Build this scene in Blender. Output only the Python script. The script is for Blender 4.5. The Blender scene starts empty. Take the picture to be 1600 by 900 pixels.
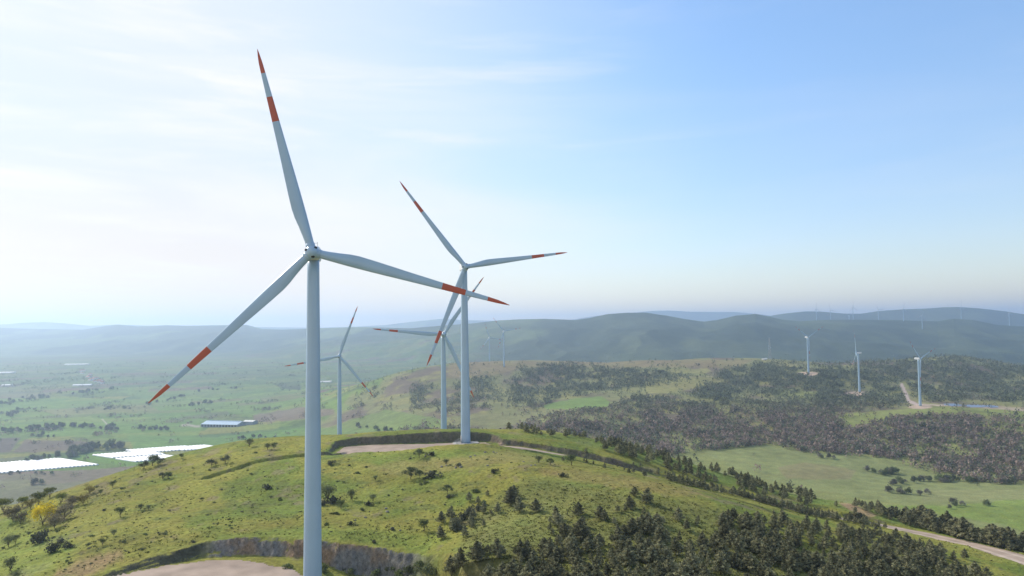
import bpy, math, random
import numpy as np
from mathutils import Matrix, Vector

# ------------------------------------------------------------------ camera, sky, sun, exposure
S = bpy.context.scene
F = 1111.0                      # focal length in pixels of the 1600 px wide frame
CAMZ = 230.0
PITCH = math.atan(60 / F); ROLL = -0.0126
SUN_AZ = math.radians(-54)      # left of the view direction (+Y), in front of the camera
SUN_EL = math.radians(35)
EXPOSURE = 0.30
SKY_STRENGTH = 0.148
SUN_STRENGTH = 4.1
HAZE = 0.00012
SKY_SAT = 1.15
SKY_WB = (1.20, 1.11, 1.14)

cam_d = bpy.data.cameras.new('camera'); cam = bpy.data.objects.new('camera', cam_d)
S.collection.objects.link(cam); S.camera = cam
cam_d.sensor_width = 36; cam_d.lens = 36 * F / 1600
cam_d.clip_start = 1; cam_d.clip_end = 60000
Rm = Matrix.Rotation(math.pi / 2 + PITCH, 3, 'X') @ Matrix.Rotation(ROLL, 3, 'Z')
cam.matrix_world = Matrix.Translation((0, 0, CAMZ)) @ Rm.to_4x4()
R = np.array(Rm)

W = bpy.data.worlds.new('World'); S.world = W; W.use_nodes = True
nt = W.node_tree; nt.nodes.clear()
def N(t, kind, **kw):
    n = t.nodes.new(kind)
    for k, v in kw.items():
        if k.startswith('i_'): n.inputs[k[2:].replace('_', ' ')].default_value = v
        else: setattr(n, k, v)
    return n
out = N(nt, 'ShaderNodeOutputWorld'); bg = N(nt, 'ShaderNodeBackground'); bg.inputs[1].default_value = SKY_STRENGTH
sky = N(nt, 'ShaderNodeTexSky', sky_type='NISHITA', sun_disc=False, sun_elevation=SUN_EL, sun_rotation=SUN_AZ,
        altitude=300, air_density=1.3, dust_density=0.15, ozone_density=2.0)
tc = N(nt, 'ShaderNodeTexCoord')
def cloud(scale, sx, sz, lo, hi, rot, seed):
    m = N(nt, 'ShaderNodeMapping'); m.inputs['Scale'].default_value = (sx, 1, sz); m.inputs['Rotation'].default_value = (0, rot, 0)
    m.inputs['Location'].default_value = (seed, seed * 2, 0)
    nt.links.new(tc.outputs['Generated'], m.inputs[0])
    n = N(nt, 'ShaderNodeTexNoise'); n.inputs['Scale'].default_value = scale; n.inputs['Detail'].default_value = 7
    n.inputs['Roughness'].default_value = .55; n.inputs['Distortion'].default_value = .35
    nt.links.new(m.outputs[0], n.inputs[0])
    r = N(nt, 'ShaderNodeMapRange'); r.inputs['From Min'].default_value = lo; r.inputs['From Max'].default_value = hi; r.interpolation_type = 'SMOOTHSTEP'
    nt.links.new(n.outputs[0], r.inputs[0]); return r.outputs[0]
c1 = cloud(1.3, .8, 6.0, .42, .72, .10, 3.1)
c2 = cloud(2.8, .7, 6.0, .47, .72, -.04, 7.7)
mx = N(nt, 'ShaderNodeMath', operation='MAXIMUM'); nt.links.new(c1, mx.inputs[0]); nt.links.new(c2, mx.inputs[1])
sep = N(nt, 'ShaderNodeSeparateXYZ'); nt.links.new(tc.outputs['Generated'], sep.inputs[0])
# the cirrus thins out towards the right hand side of the sky
rg = N(nt, 'ShaderNodeMapRange'); rg.inputs['From Min'].default_value = .28; rg.inputs['From Max'].default_value = -.35
rg.inputs['To Min'].default_value = .08; rg.inputs['To Max'].default_value = .8
nt.links.new(sep.outputs[0], rg.inputs[0])
ml = N(nt, 'ShaderNodeMath', operation='MULTIPLY'); nt.links.new(mx.outputs[0], ml.inputs[0]); nt.links.new(rg.outputs[0], ml.inputs[1])
# a thin even veil of high haze towards the sun, creamier low down; the cirrus lies over it
vl = N(nt, 'ShaderNodeMapRange', interpolation_type='SMOOTHSTEP'); vl.inputs['From Min'].default_value = .30; vl.inputs['From Max'].default_value = -.45
vl.inputs['To Min'].default_value = .0; vl.inputs['To Max'].default_value = .95; nt.links.new(sep.outputs[0], vl.inputs[0])
vz = N(nt, 'ShaderNodeMapRange', interpolation_type='SMOOTHSTEP'); vz.inputs['From Min'].default_value = .0; vz.inputs['From Max'].default_value = .26; nt.links.new(sep.outputs[2], vz.inputs[0])
vc = N(nt, 'ShaderNodeMix', data_type='RGBA'); vc.inputs[6].default_value = (5.7, 4.75, 3.95, 1); vc.inputs[7].default_value = (4.45, 4.75, 5.2, 1); nt.links.new(vz.outputs[0], vc.inputs[0])
hsv = N(nt, 'ShaderNodeHueSaturation'); hsv.inputs['Saturation'].default_value = SKY_SAT; nt.links.new(sky.outputs[0], hsv.inputs['Color'])
wb = N(nt, 'ShaderNodeMix', data_type='RGBA', blend_type='MULTIPLY'); wb.inputs[0].default_value = 1; wg = N(nt, 'ShaderNodeMix', data_type='RGBA'); wg.inputs[6].default_value = (.90, .86, .97, 1); wg.inputs[7].default_value = (*SKY_WB, 1)
wz = N(nt, 'ShaderNodeMapRange', interpolation_type='SMOOTHSTEP'); wz.inputs['From Min'].default_value = .02; wz.inputs['From Max'].default_value = .42
nt.links.new(sep.outputs[2], wz.inputs[0]); nt.links.new(wz.outputs[0], wg.inputs[0]); nt.links.new(wg.outputs[2], wb.inputs[7]); nt.links.new(hsv.outputs[0], wb.inputs[6])
vm_ = N(nt, 'ShaderNodeMix', data_type='RGBA'); nt.links.new(vl.outputs[0], vm_.inputs[0]); nt.links.new(wb.outputs[2], vm_.inputs[6]); nt.links.new(vc.outputs[2], vm_.inputs[7])
mixc = N(nt, 'ShaderNodeMix', data_type='RGBA'); mixc.inputs[7].default_value = (5.8, 5.6, 5.5, 1)
nt.links.new(ml.outputs[0], mixc.inputs[0]); nt.links.new(vm_.outputs[2], mixc.inputs[6])
nt.links.new(mixc.outputs[2], bg.inputs[0]); nt.links.new(bg.outputs[0], out.inputs[0])

sd = bpy.data.lights.new('sun', 'SUN'); sd.energy = SUN_STRENGTH; sd.angle = math.radians(.6); sd.color = (1, .93, .82)
sun = bpy.data.objects.new('sun', sd); S.collection.objects.link(sun)
sdir = Vector((math.sin(SUN_AZ) * math.cos(SUN_EL), math.cos(SUN_AZ) * math.cos(SUN_EL), math.sin(SUN_EL)))
sun.rotation_euler = sdir.to_track_quat('Z', 'Y').to_euler(); sun.location = (0, 0, 600)

vs = S.view_settings; vs.view_transform = 'Standard'; vs.look = 'None'; vs.exposure = EXPOSURE; vs.gamma = 1; vs.use_curve_mapping = False
cy = S.cycles; cy.max_bounces = 5; cy.diffuse_bounces = 2; cy.glossy_bounces = 2; cy.transmission_bounces = 2
cy.volume_bounces = 1; cy.transparent_max_bounces = 8; cy.use_denoising = True; cy.denoiser = 'OPENIMAGEDENOISE'
cy.use_adaptive_sampling = True; cy.adaptive_threshold = .01

rng = np.random.default_rng(7); random.seed(7)
C = S.collection

# ------------------------------------------------------------------ picture <-> world helpers
def ray(px, py):
    px = np.asarray(px, float); py = np.asarray(py, float)
    v = np.stack([(px - 800) / F, -(py - 450) / F, -np.ones_like(px)], -1)
    d = v @ R.T
    return d / d[..., 1:2]
def proj(X, Y, Z):
    q = np.stack([X, Y, Z - CAMZ], -1) @ R
    d = np.where(q[..., 2] < -1, q[..., 2], -1)
    return 800 - F * q[..., 0] / d, 450 + F * q[..., 1] / d
def inpoly(x, y, P):
    P = np.asarray(P, float); r = np.zeros(x.shape, bool); n = len(P)
    for i in range(n):
        x1, y1 = P[i]; x2, y2 = P[(i + 1) % n]
        if y1 == y2: continue
        c = (y1 > y) != (y2 > y)
        r ^= c & (x < (x2 - x1) * (y - y1) / (y2 - y1) + x1)
    return r
def segdist(x, y, P, closed=False):
    """distance to a polyline, plus the parameter (index + t) of the nearest point"""
    P = np.asarray(P, float); best = np.full(x.shape, 1e18); par = np.zeros(x.shape)
    n = len(P)
    for i in range(n if closed else n - 1):
        a = P[i]; b = P[(i + 1) % n]; d = b - a; L = (d ** 2).sum()
        t = np.clip(((x - a[0]) * d[0] + (y - a[1]) * d[1]) / L, 0, 1)
        q = (x - a[0] - t * d[0]) ** 2 + (y - a[1] - t * d[1]) ** 2
        m = q < best; best = np.where(m, q, best); par = np.where(m, i + t, par)
    return np.sqrt(best), par
def sstep(a, b, x):
    t = np.clip((x - a) / (b - a), 0, 1); return t * t * (3 - 2 * t)
_tab = rng.random((256, 256)); _tab2 = rng.random((256, 256))
def vnoise(x, y, tab=_tab):
    xi = np.floor(x).astype(int); yi = np.floor(y).astype(int); fx = x - xi; fy = y - yi
    fx = fx * fx * (3 - 2 * fx); fy = fy * fy * (3 - 2 * fy)
    a = tab[xi & 255, yi & 255]; b = tab[(xi + 1) & 255, yi & 255]; c = tab[xi & 255, (yi + 1) & 255]; d = tab[(xi + 1) & 255, (yi + 1) & 255]
    return (a * (1 - fx) + b * fx) * (1 - fy) + (c * (1 - fx) + d * fx) * fy
def fbm(x, y, o=4, tab=_tab):
    s = 0; a = .5; t = 0
    for i in range(o):
        s = s + a * vnoise(x * 2 ** i + 17.3 * i, y * 2 ** i + 5.1 * i, tab); t += a; a *= .52
    return s / t

# ------------------------------------------------------------------ the lie of the land
class TPS:
    def __init__(s, P, V, lam=1e-3):
        n = len(P); s.P = P
        K = s.k(np.linalg.norm(P[:, None] - P[None], axis=2)); K[np.diag_indices(n)] += lam
        A = np.zeros((n + 3, n + 3)); A[:n, :n] = K; A[:n, n] = 1; A[:n, n + 1:] = P; A[n, :n] = 1; A[n + 1:, :n] = P.T
        s.w = np.linalg.solve(A, np.concatenate([V, [0, 0, 0]]))
    def k(s, r): return np.where(r > 1e-9, r * r * np.log(np.maximum(r, 1e-9)), 0)
    def __call__(s, Q):
        o = s.w[-3] + Q @ s.w[-2:]
        for p, w in zip(s.P, s.w[:-3]): o = o + w * s.k(np.hypot(Q[..., 0] - p[0], Q[..., 1] - p[1]))
        return o
# (px, py, depth) seen points of the near hill; (px, None, depth, height below camera) hidden ones
NEAR = [(205,884,179),(262,871,184),(150,893,177),(0,895,185),(0,830,235),(100,870,185),(100,800,240),(100,772,265),(200,800,225),(200,745,275),(200,734,290),
 (300,780,235),(300,720,290),(300,704,310),(400,830,197),(400,760,245),(400,705,290),(400,690,310),(470,685,315),
 (560,838,192),(560,770,235),(560,720,268),(600,707,281),(700,790,215),(700,740,245),(700,707,272),
 (640,676,309),(560,681,309),(720,673,312),(790,700,285),
 (760,729,245),(850,729,238),(950,743,225),(1050,766,215),(1150,798,205),(1250,838,195),(1350,878,188),
 (950,800,190),(850,800,195),(750,800,205),(850,860,165),(950,860,160),(850,900,150),(950,900,145),(1050,850,170),(1050,900,150),
 (1150,850,178),(1150,900,155),(1250,900,165),(1350,905,178),(750,850,170),(750,900,150),(640,900,168),(660,866,180),(520,840,191),(400,842,191),(330,848,191),
 (870,713,281),(950,728,272),(1050,752,270),(1150,776,270),(1250,800,271),(1330,815,274),
 (870,689,303),(950,705,300),(1050,735,298),(1150,762,298),(1250,786,300),(1330,793,297),(1400,812,292),(1500,836,276),(1600,866,252),
 (850,673,340),(950,691,335),(1050,715,330),(1150,746,325),(1250,775,325),(1330,788,322),(1400,806,318),(1500,834,302),(1600,862,282),
 (1400,826,275),(1500,852,252),(1600,885,225),(1450,872,222),(1550,905,205),
 (484,950,152),(300,950,150),(100,950,150)]
HID = [(-200,150,-66),(-400,200,-85),(-200,260,-76),(-100,320,-75),(100,330,-80),(300,360,-68),(528,360,-54),(700,360,-54),(850,380,-58),
 (200,420,-120),(0,400,-140),(-300,400,-180),(400,450,-100),(691,455,-76),(528,602,-97),(620,520,-84),(400,600,-165),(640,640,-120),(850,450,-90),(1000,400,-90),(1200,400,-115),(1400,390,-118),
 (1600,360,-122),(1800,300,-118),(850,560,-140),(1100,520,-150),(1500,470,-150),(200,600,-215),(-100,550,-230),(691,700,-150),(528,750,-190),(300,750,-225),
 (1700,200,-80),(1500,150,-66),(1900,250,-100),(1200,110,-52),(900,100,-50),(600,100,-56),(200,100,-60),(-300,80,-62),(1700,100,-66),(700,850,-220),(1000,700,-170),(1300,600,-165),(1700,500,-158)]
def ctl(seen, hid):
    P = []; V = []
    for a in seen:
        d = ray(a[0], a[1]) * a[2]; P.append((d[0], a[2])); V.append(d[2])
    for px, Y, h in hid:
        P.append(((px - 800) / F * Y, Y)); V.append(h)
    return np.array(P), np.array(V)
P, V = ctl(NEAR, HID); tpsA = TPS(P / 100, V, 2e-3)
MID = [(1264,583,1490),(1341,613,1344),(1436,634,1126),(1600,636,1120),(1550,602,1480),(1400,652,1050),(1200,640,1150),(1250,706,870),(1090,706,850),(1180,700,880),
 (1400,735,800),(1600,742,760),(1500,762,700),(1250,740,730),(1400,780,620),(1560,792,590),(1560,830,510),(1100,742,730),(1600,690,900),(1500,680,950),
 (1000,640,1150),(900,660,1000),(900,630,1300),(850,640,1250),(800,660,1150),(700,662,1200),(600,662,1350),(600,622,1650),(500,662,1600),(500,622,2150),
 (560,600,2250),(700,612,1600),(800,600,1650),(1000,600,1500),(1100,600,1450),(1200,600,1480),(1200,560,1800),(1100,559.5,1900),(1050,563,1920),(1000,562,1950),(950,566,1950),
 (900,564.5,1980),(850,563.5,2000),(800,563.5,2000),(750,566,1950),(700,571,1880),(640,582,1850),(600,590,1900),(1300,567,1800),(1400,563,1950),(1500,557,2000),(1600,573,1950),(1700,580,1900),(1700,640,1100)]
HB = [(px, Y, -230) for px in (-300, 0, 200, 380) for Y in (500, 900, 1200, 1700, 2600)] + [(520, 1200, -232), (620, 900, -228), (700,1000,-205),(450,2000,-229),
 (760,700,-190),(900,600,-160),(1100,550,-156),(900,800,-162),(1700,450,-152),(1000,1000,-150)] + \
 [(px, 2700, -215) for px in (520, 700, 900, 1100, 1300, 1500, 1700)] + [(px, 3300, -200) for px in (0, 300, 600, 900, 1200, 1500, 1800)] + [(px, 4500, -180) for px in (0, 300, 600, 900, 1200, 1500, 1800)] + [(px, 150, -230) for px in (0, 800, 1600)]
P, V = ctl(MID, HB)
def lc(Pxy): return np.stack([Pxy[..., 0] / Pxy[..., 1] * 2.2, np.log(Pxy[..., 1] / 1000) * 1.6], -1)
tpsB = TPS(lc(P), V, 2e-3)
def ridge(pts, Yc):
    pts = np.array(pts, float); Yc = np.array(Yc, float)
    Y = np.interp(pts[:, 0], Yc[:, 0], Yc[:, 1]); d = ray(pts[:, 0], pts[:, 1])
    return d[:, 0], d[:, 2] * Y, (Yc[:, 0] - 800) / F, Yc[:, 1]
RID = [
 (ridge([(-400,512),(-200,514),(0,512),(60,514),(130,515),(160,510),(185,507),(215,510),(260,508),(290,509),(350,508),(385,507.5),(410,514),(440,515),(500,513),(560,511),(640,513),(700,508),(740,505),(780,500.5),(810,499),(850,498),(900,500),(920,497),(950,490.5),(980,488.5),(1010,488.5),(1040,493),(1080,500),(1100,502.5),(1120,500),(1150,493),(1180,490.5),(1200,494),(1220,499),(1250,502),(1280,500),(1330,499.5),(1400,500),(1440,501.5),(1465,502),(1490,498),(1520,500),(1560,508),(1600,510),(1700,505),(1900,500)],
        [(-400,9000),(0,8500),(400,7200),(640,5600),(900,4600),(1200,4300),(1900,4300)]), .42),
 (ridge([(900,520),(1120,508),(1180,499),(1210,492),(1230,489),(1260,486.5),(1285,487),(1320,490),(1345,490),(1375,485.5),(1410,483),(1440,482.5),(1475,480),(1500,479.5),(1530,481.5),(1570,486),(1600,491),(1750,494),(1900,490)], [(900,6800),(1900,6500)]), .2),
 (ridge([(-400,500),(0,507),(40,504),(70,503),(100,505),(140,509),(180,507),(300,511),(400,511),(500,512),(560,510),(600,508),(640,503),(690,498),(730,500),(800,501.5),(860,502),(890,500),(930,493.5),(960,491),(1020,485.5),(1045,485),(1080,487),(1150,487.5),(1190,491),(1250,500),(1900,500)], [(-400,12500),(1900,12500)]), .2)]
def uni(a): return a
MAINPAD = None
def XY(px, Y): return ((px - 800) / F * Y, Y)
# platforms and tracks cut into the hill
PAD1 = [(-105,165),(-97,174),(-90,181.5),(-82,188),(-70,189),(-58,187),(-50,186),(-38,184),(-27,180),(-21,174),(-14,166),(-14,140),(-30,128),(-80,128),(-105,145)]
def pad1z(x): return -59.1 - 3.9 * sstep(-56, -38, x) + 3.5 * sstep(-30, -12, x)
PAD2 = [(-71.5,283),(-72,298),(-66,303),(-40,305),(-20,308),(-11,307),(-7,301),(-9,294),(-22,288),(-40,284.5)]
ROAD = [(-14,296,-48.9),(2,293,-49.6),(18,289,-52),(38,283,-56),(63,279,-61.3),(88,279,-67),(113,280,-73.5),(137,283,-78.6),(152,276,-80.2),(165,257,-80.2),(168,238,-79.2),(174,212,-78),(178,170,-75)]
TERR = [(-114,258),(-111,262),(-99,275),(-83,280),(-69,283.5),(-66,288)]
def smax(a, b, k):
    h = np.clip(.5 + .5 * (a - b) / k, 0, 1); return b * (1 - h) + a * h + k * h * (1 - h)
def ground(X, Y, fine=True):
    X = np.asarray(X, float); Y = np.asarray(Y, float); shp = np.broadcast(X, Y).shape
    X = np.broadcast_to(X, shp).ravel(); Y = np.broadcast_to(Y, shp).ravel()
    Yb = np.maximum(Y, 150); Pb = np.stack([X * Yb / np.maximum(Yb, Y), Yb], -1)
    u = np.clip(X / np.maximum(Y, 80), -1.3, 1.3)
    hb = tpsB(lc(np.stack([u * Yb, np.minimum(Yb, 5000)], -1)))
    hb = np.where(Y < 3000, np.clip(hb, -236, -60), np.clip(hb, -236, -150))
    u2 = X / np.maximum(Y, 80)
    und = (fbm(X / 260, Y / 260, 4) - .5) * 2
    hb = hb + und * 7 * sstep(900, 1500, Y) * sstep(-.25, -.05, u2) * (1 - sstep(2200, 2600, Y)) * .6
    h = hb
    for (ru, rh, yu, yv), wf in RID:
        Yc = np.interp(u2, yu, yv); hc = np.interp(u2, ru, rh)
        t = (Y - Yc) / (Yc * wf)
        front = np.clip(1 + t, 0, 1); prof = np.where(t < 0, front ** 1.35, np.exp(-(t * 2.2) ** 2))
        prof = np.where(t < -1, 0, prof)
        n = (fbm(X / 900 + 3, Y / 900, 5) - .5) * 2 + .5*(1-2*np.abs(fbm(X/420,Y/700,4,_tab2)*2-1))
        z = -215 + (hc + 215) * prof + n * 55 * np.clip(-t * 3, 0, 1) * np.clip((1 + t) * 3, 0, 1)
        h = np.where(prof > .002, np.maximum(h, z), h)
    near = Y < 1000
    if near.any():
        x = X[near]; y = Y[near]
        ha = tpsA(np.stack([x, y], -1) / 100)
        fd = sstep(640, 900, y); ha = ha * (1 - fd) - 260 * fd
        ha = ha + ((fbm(x / 28, y / 28, 4) - .5) * 2.2) * (1 - sstep(300, 500, y)) * .7
        h[near] = smax(ha, h[near], 14)
        # platforms
        def flat(poly, z, w, hh):
            d, _ = segdist(x, y, poly, True); d = np.where(inpoly(x, y, poly), 0, d)
            d = d + (fbm(x / 3.1, y / 3.1, 3) - .5) * .9 * (d > .3)
            a = sstep(0, w, d); return z * (1 - a) + hh * a
        hh = h[near]
        m = (y < 215)
        hh[m] = (lambda X_, Y_: (lambda d: (lambda a_: pad1z(X_) * (1 - a_) + hh[m] * a_)(np.clip(sstep(0, 1, d) + .07 * np.sin(sstep(0, 1, d) * 15 + 9 * fbm(X_ / 6, Y_ / 6, 3)) * (d > .02) * (d < .98), 0, 1)))(
            (lambda d0: np.where(inpoly(X_, Y_, PAD1), 0, np.clip(d0 + (fbm(X_ / 5.5, Y_ / 7, 4) - .5) * 2.6 + (fbm(X_ / 1.3, Y_ / 1.3, 2) - .5) * .35, 0, None)) / np.where(Y_ < 160, 14, 3.4))(segdist(X_, Y_, PAD1, True)[0])))(x[m], y[m])
        m = (y > 225) & (y < 345)
        hm = hh[m]; xm = x[m]; ym = y[m]
        d, _ = segdist(xm, ym, PAD2, True); d = np.where(inpoly(xm, ym, PAD2), 0, d); d = d + (fbm(xm / 2, ym / 2, 3) - .5) * 1.2 * (d > .4)
        a = sstep(0, 2.6, d); hh[m] = -49.2 * (1 - a) + hm * a
        m = (y > 150) & (y < 345)
        xm = x[m]; ym = y[m]; hm = hh[m]; L = np.array(ROAD)
        d, t = segdist(xm, ym, L[:, :2]); z = np.interp(t, range(len(L)), L[:, 2]); hwr = np.interp(t, range(len(L)), [3.6] * 8 + [4.2, 5.5, 8, 9.5, 10])
        d = np.clip(d - hwr, 0, None); d = d + (fbm(xm / 2, ym / 2, 3) - .5) * 1.2 * (d > .4)
        w = 2.6 + 5 * sstep(0, 6, -(hm - z)); a = sstep(0, 1, d / w); hm = z * (1 - a) + hm * a
        T_l = np.array(TERR, float); d, t = segdist(xm, ym, T_l)   # an old terrace: a small step in the slope
        i = np.clip(t.astype(int), 0, len(T_l) - 2); sd = (T_l[i + 1, 0] - T_l[i, 0]) * (ym - T_l[i, 1]) - (T_l[i + 1, 1] - T_l[i, 1]) * (xm - T_l[i, 0])
        sd = np.where(sd > 0, d, -d) + (fbm(xm / 4, ym / 4, 3) - .5) * 1.0; en = sstep(0, .8, t) * (1 - sstep(len(T_l) - 1.6, len(T_l) - 1.02, t))
        hh[m] = hm - 1.15 * sstep(.45, -.45, sd) * np.exp(np.minimum(sd, 0) / 6) * en
        h[near] = hh
    if fine: 
        dn = 1 - sstep(250, 420, Y)
        h = h + (fbm(X / 1.7, Y / 1.7, 2) - .5) * .35 * dn * flatmask(X, Y) + (fbm(X / 9, Y / 9, 3) - .5) * .9 * (1 - dn) * (1 - sstep(2000, 2500, Y))
    return (h + CAMZ).reshape(shp)
def flatmask(X, Y):
    m = np.ones(X.shape)
    k = Y < 345
    if k.any():
        x = X[k]; y = Y[k]; v = np.ones(x.shape)
        v[inpoly(x, y, PAD1) | inpoly(x, y, PAD2)] = 0
        d, _ = segdist(x, y, np.array(ROAD)[:, :2]); v[d < 5] = 0
        m[k] = v
    return m
def hit(px, py, ymin=100):
    """where the line of sight through a picture point meets the land (looked up in the terrain grid)"""
    px = np.atleast_1d(np.asarray(px, float)); py = np.atleast_1d(np.asarray(py, float))
    d = ray(px, py); r0 = np.searchsorted(ys, ymin); yg = ys[r0:]
    key = int(ymin)
    if key not in _SL: _SL[key] = np.maximum.accumulate((ZZ[r0:] - CAMZ) / yg[:, None], 0)
    SLm = _SL[key]; ci = np.clip(np.searchsorted(us, d[:, 0]), 1, len(us) - 1); ci -= (d[:, 0] - us[ci - 1]) < (us[ci] - d[:, 0])
    Y = np.empty(len(px)); o = np.argsort(ci, kind='stable')
    for c in np.unique(ci):
        k = np.where(ci == c)[0] if len(px) < 50 else o[np.searchsorted(ci[o], c):np.searchsorted(ci[o], c, 'right')]
        col_ = SLm[:, c]; j = np.clip(np.searchsorted(col_, d[k, 2]), 1, len(yg) - 1)
        a0 = col_[j - 1]; a1 = col_[j]; t = np.clip((d[k, 2] - a0) / np.maximum(a1 - a0, 1e-9), 0, 1)
        Y[k] = yg[j - 1] * (1 - t) + yg[j] * t
    X = d[:, 0] * Y
    return X, Y, ground(X, Y)
_SL = {}

# ------------------------------------------------------------------ tagging and mesh helpers
def tag(o, label=None, cat=None, group=None, kind=None):
    if label: o['label'] = label
    if cat: o['category'] = cat
    if group: o['group'] = group
    if kind: o['kind'] = kind
    return o
def mesh_np(name, V, Fc, mats=(), col=None, smooth=False, mi=None):
    """V (n,3), Fc (m,k) all faces with k corners"""
    V = np.asarray(V, np.float32); Fc = np.asarray(Fc, np.int32); m, k = Fc.shape
    me = bpy.data.meshes.new(name); me.vertices.add(len(V)); me.vertices.foreach_set('co', V.ravel())
    me.loops.add(m * k); me.loops.foreach_set('vertex_index', Fc.ravel())
    me.polygons.add(m); me.polygons.foreach_set('loop_start', np.arange(0, m * k, k, dtype=np.int32))
    me.polygons.foreach_set('loop_total', np.full(m, k, np.int32))
    if smooth: me.polygons.foreach_set('use_smooth', np.ones(m, bool))
    for x in mats: me.materials.append(x)
    if mi is not None: me.polygons.foreach_set('material_index', np.asarray(mi, np.int32))
    if col is not None:
        at = me.color_attributes.new('tint', 'FLOAT_COLOR', 'POINT')
        c = np.ones((len(V), 4), np.float32); c[:, :3] = col[:, :3]; at.data.foreach_set('color', c.ravel())
    me.update(calc_edges=True); me.validate(); return me
class MB:
    def __init__(s): s.v = []; s.f = []; s.m = []
    def add(s, v, f, m=0):
        b = len(s.v); s.v += [tuple(p) for p in v]; s.f += [tuple(b + i for i in q) for q in f]; s.m += [m] * len(f); return s
    def box(s, x0, x1, y0, y1, z0, z1, m=0):
        v = [(x, y, z) for z in (z0, z1) for y in (y0, y1) for x in (x0, x1)]
        return s.add(v, [(0, 2, 3, 1), (4, 5, 7, 6), (0, 1, 5, 4), (2, 6, 7, 3), (0, 4, 6, 2), (1, 3, 7, 5)], m)
    def rings(s, R_, m=0, cap=True, closed=True):
        """list of rings (lists of points) lofted together"""
        n = len(R_[0]); v = [p for r in R_ for p in r]; f = []
        for i in range(len(R_) - 1):
            for j in range(n):
                k = (j + 1) % n
                f.append((i * n + j, i * n + k, (i + 1) * n + k, (i + 1) * n + j))
        if cap: f += [tuple(range(n))[::-1], tuple((len(R_) - 1) * n + j for j in range(n))]
        return s.add(v, f, m)
    def tube(s, pts, rad, n=8, m=0):
        R_ = []; pts = [Vector(p) for p in pts]
        for i, p in enumerate(pts):
            t = (pts[min(i + 1, len(pts) - 1)] - pts[max(i - 1, 0)]).normalized()
            a = t.orthogonal().normalized() if i == 0 else (a - t * a.dot(t)).normalized()
            b = t.cross(a); r = rad[i] if hasattr(rad, '__len__') else rad
            R_.append([p + (a * math.cos(2 * math.pi * j / n) + b * math.sin(2 * math.pi * j / n)) * r for j in range(n)])
        return s.rings(R_, m)
    def mesh(s, name, mats, smooth=False):
        me = bpy.data.meshes.new(name); me.from_pydata([tuple(p) for p in s.v], [], s.f)
        for x in mats: me.materials.append(x)
        me.polygons.foreach_set('material_index', s.m)
        if smooth: me.polygons.foreach_set('use_smooth', [True] * len(s.f)); 
        me.update(); return me
def link(name, me, parent=None, loc=None):
    o = bpy.data.objects.new(name, me); C.objects.link(o)
    if parent: o.parent = parent
    if loc is not None: o.location = loc
    return o
def copy_tree(o, parent=None):
    c = o.copy(); C.objects.link(c); c.parent = parent
    for ch in list(o.children): copy_tree(ch, c)
    return c

# ------------------------------------------------------------------ materials
def mat(name, col=(.5, .5, .5), rough=.6, metal=0, var=0.0, scale=1.0, bump=0.0, spec=.3):
    m = bpy.data.materials.new(name); m.use_nodes = True; t = m.node_tree; b = t.nodes['Principled BSDF']
    b.inputs['Base Color'].default_value = (*col, 1); b.inputs['Roughness'].default_value = rough
    b.inputs['Metallic'].default_value = metal; b.inputs['Specular IOR Level'].default_value = spec
    tcn = N(t, 'ShaderNodeTexCoord'); no = N(t, 'ShaderNodeTexNoise'); no.inputs['Scale'].default_value = scale; no.inputs['Detail'].default_value = 5
    t.links.new(tcn.outputs['Object'], no.inputs[0])
    if var:
        mr = N(t, 'ShaderNodeMapRange'); mr.inputs['From Min'].default_value = .3; mr.inputs['From Max'].default_value = .7
        mr.inputs['To Min'].default_value = 1 - var; mr.inputs['To Max'].default_value = 1 + var * .6
        hs = N(t, 'ShaderNodeHueSaturation'); hs.inputs['Color'].default_value = (*col, 1)
        t.links.new(no.outputs[0], mr.inputs[0]); t.links.new(mr.outputs[0], hs.inputs['Value']); t.links.new(hs.outputs[0], b.inputs['Base Color'])
    if bump:
        bp = N(t, 'ShaderNodeBump'); bp.inputs['Strength'].default_value = bump; bp.inputs['Distance'].default_value = .2
        t.links.new(no.outputs[0], bp.inputs['Height']); t.links.new(bp.outputs[0], b.inputs['Normal'])
    return m
def leafmat(name, attr=True, col=(.08, .1, .05), trans=.25, var=.35):
    m = bpy.data.materials.new(name); m.use_nodes = True; t = m.node_tree; t.nodes.clear()
    o = N(t, 'ShaderNodeOutputMaterial'); d = N(t, 'ShaderNodeBsdfDiffuse'); tr = N(t, 'ShaderNodeBsdfTranslucent'); mx_ = N(t, 'ShaderNodeMixShader')
    hs = N(t, 'ShaderNodeHueSaturation')
    if attr:
        at = N(t, 'ShaderNodeAttribute', attribute_name='tint'); t.links.new(at.outputs['Color'], hs.inputs['Color'])
    else: hs.inputs['Color'].default_value = (*col, 1)
    oi = N(t, 'ShaderNodeObjectInfo'); mr = N(t, 'ShaderNodeMapRange'); mr.inputs['To Min'].default_value = 1 - var; mr.inputs['To Max'].default_value = 1 + var
    t.links.new(oi.outputs['Random'], mr.inputs[0]); t.links.new(mr.outputs[0], hs.inputs['Value'])
    t.links.new(hs.outputs[0], d.inputs[0]); t.links.new(hs.outputs[0], tr.inputs[0]); mx_.inputs[0].default_value = trans
    t.links.new(d.outputs[0], mx_.inputs[1]); t.links.new(tr.outputs[0], mx_.inputs[2]); t.links.new(mx_.outputs[0], o.inputs[0])
    return m
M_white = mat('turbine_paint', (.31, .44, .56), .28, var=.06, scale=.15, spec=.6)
M_nac = mat('nacelle_sunlit_paint', (.66, .68, .70), .4, var=.05, scale=.3)  # whiter than the tower paint, sunlight on the nacelles put into the colour
M_red = mat('red_paint', (.42, .085, .038), .45, var=.08, scale=.3)
M_dark = mat('dark_opening', (.03, .028, .028), .6)
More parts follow.
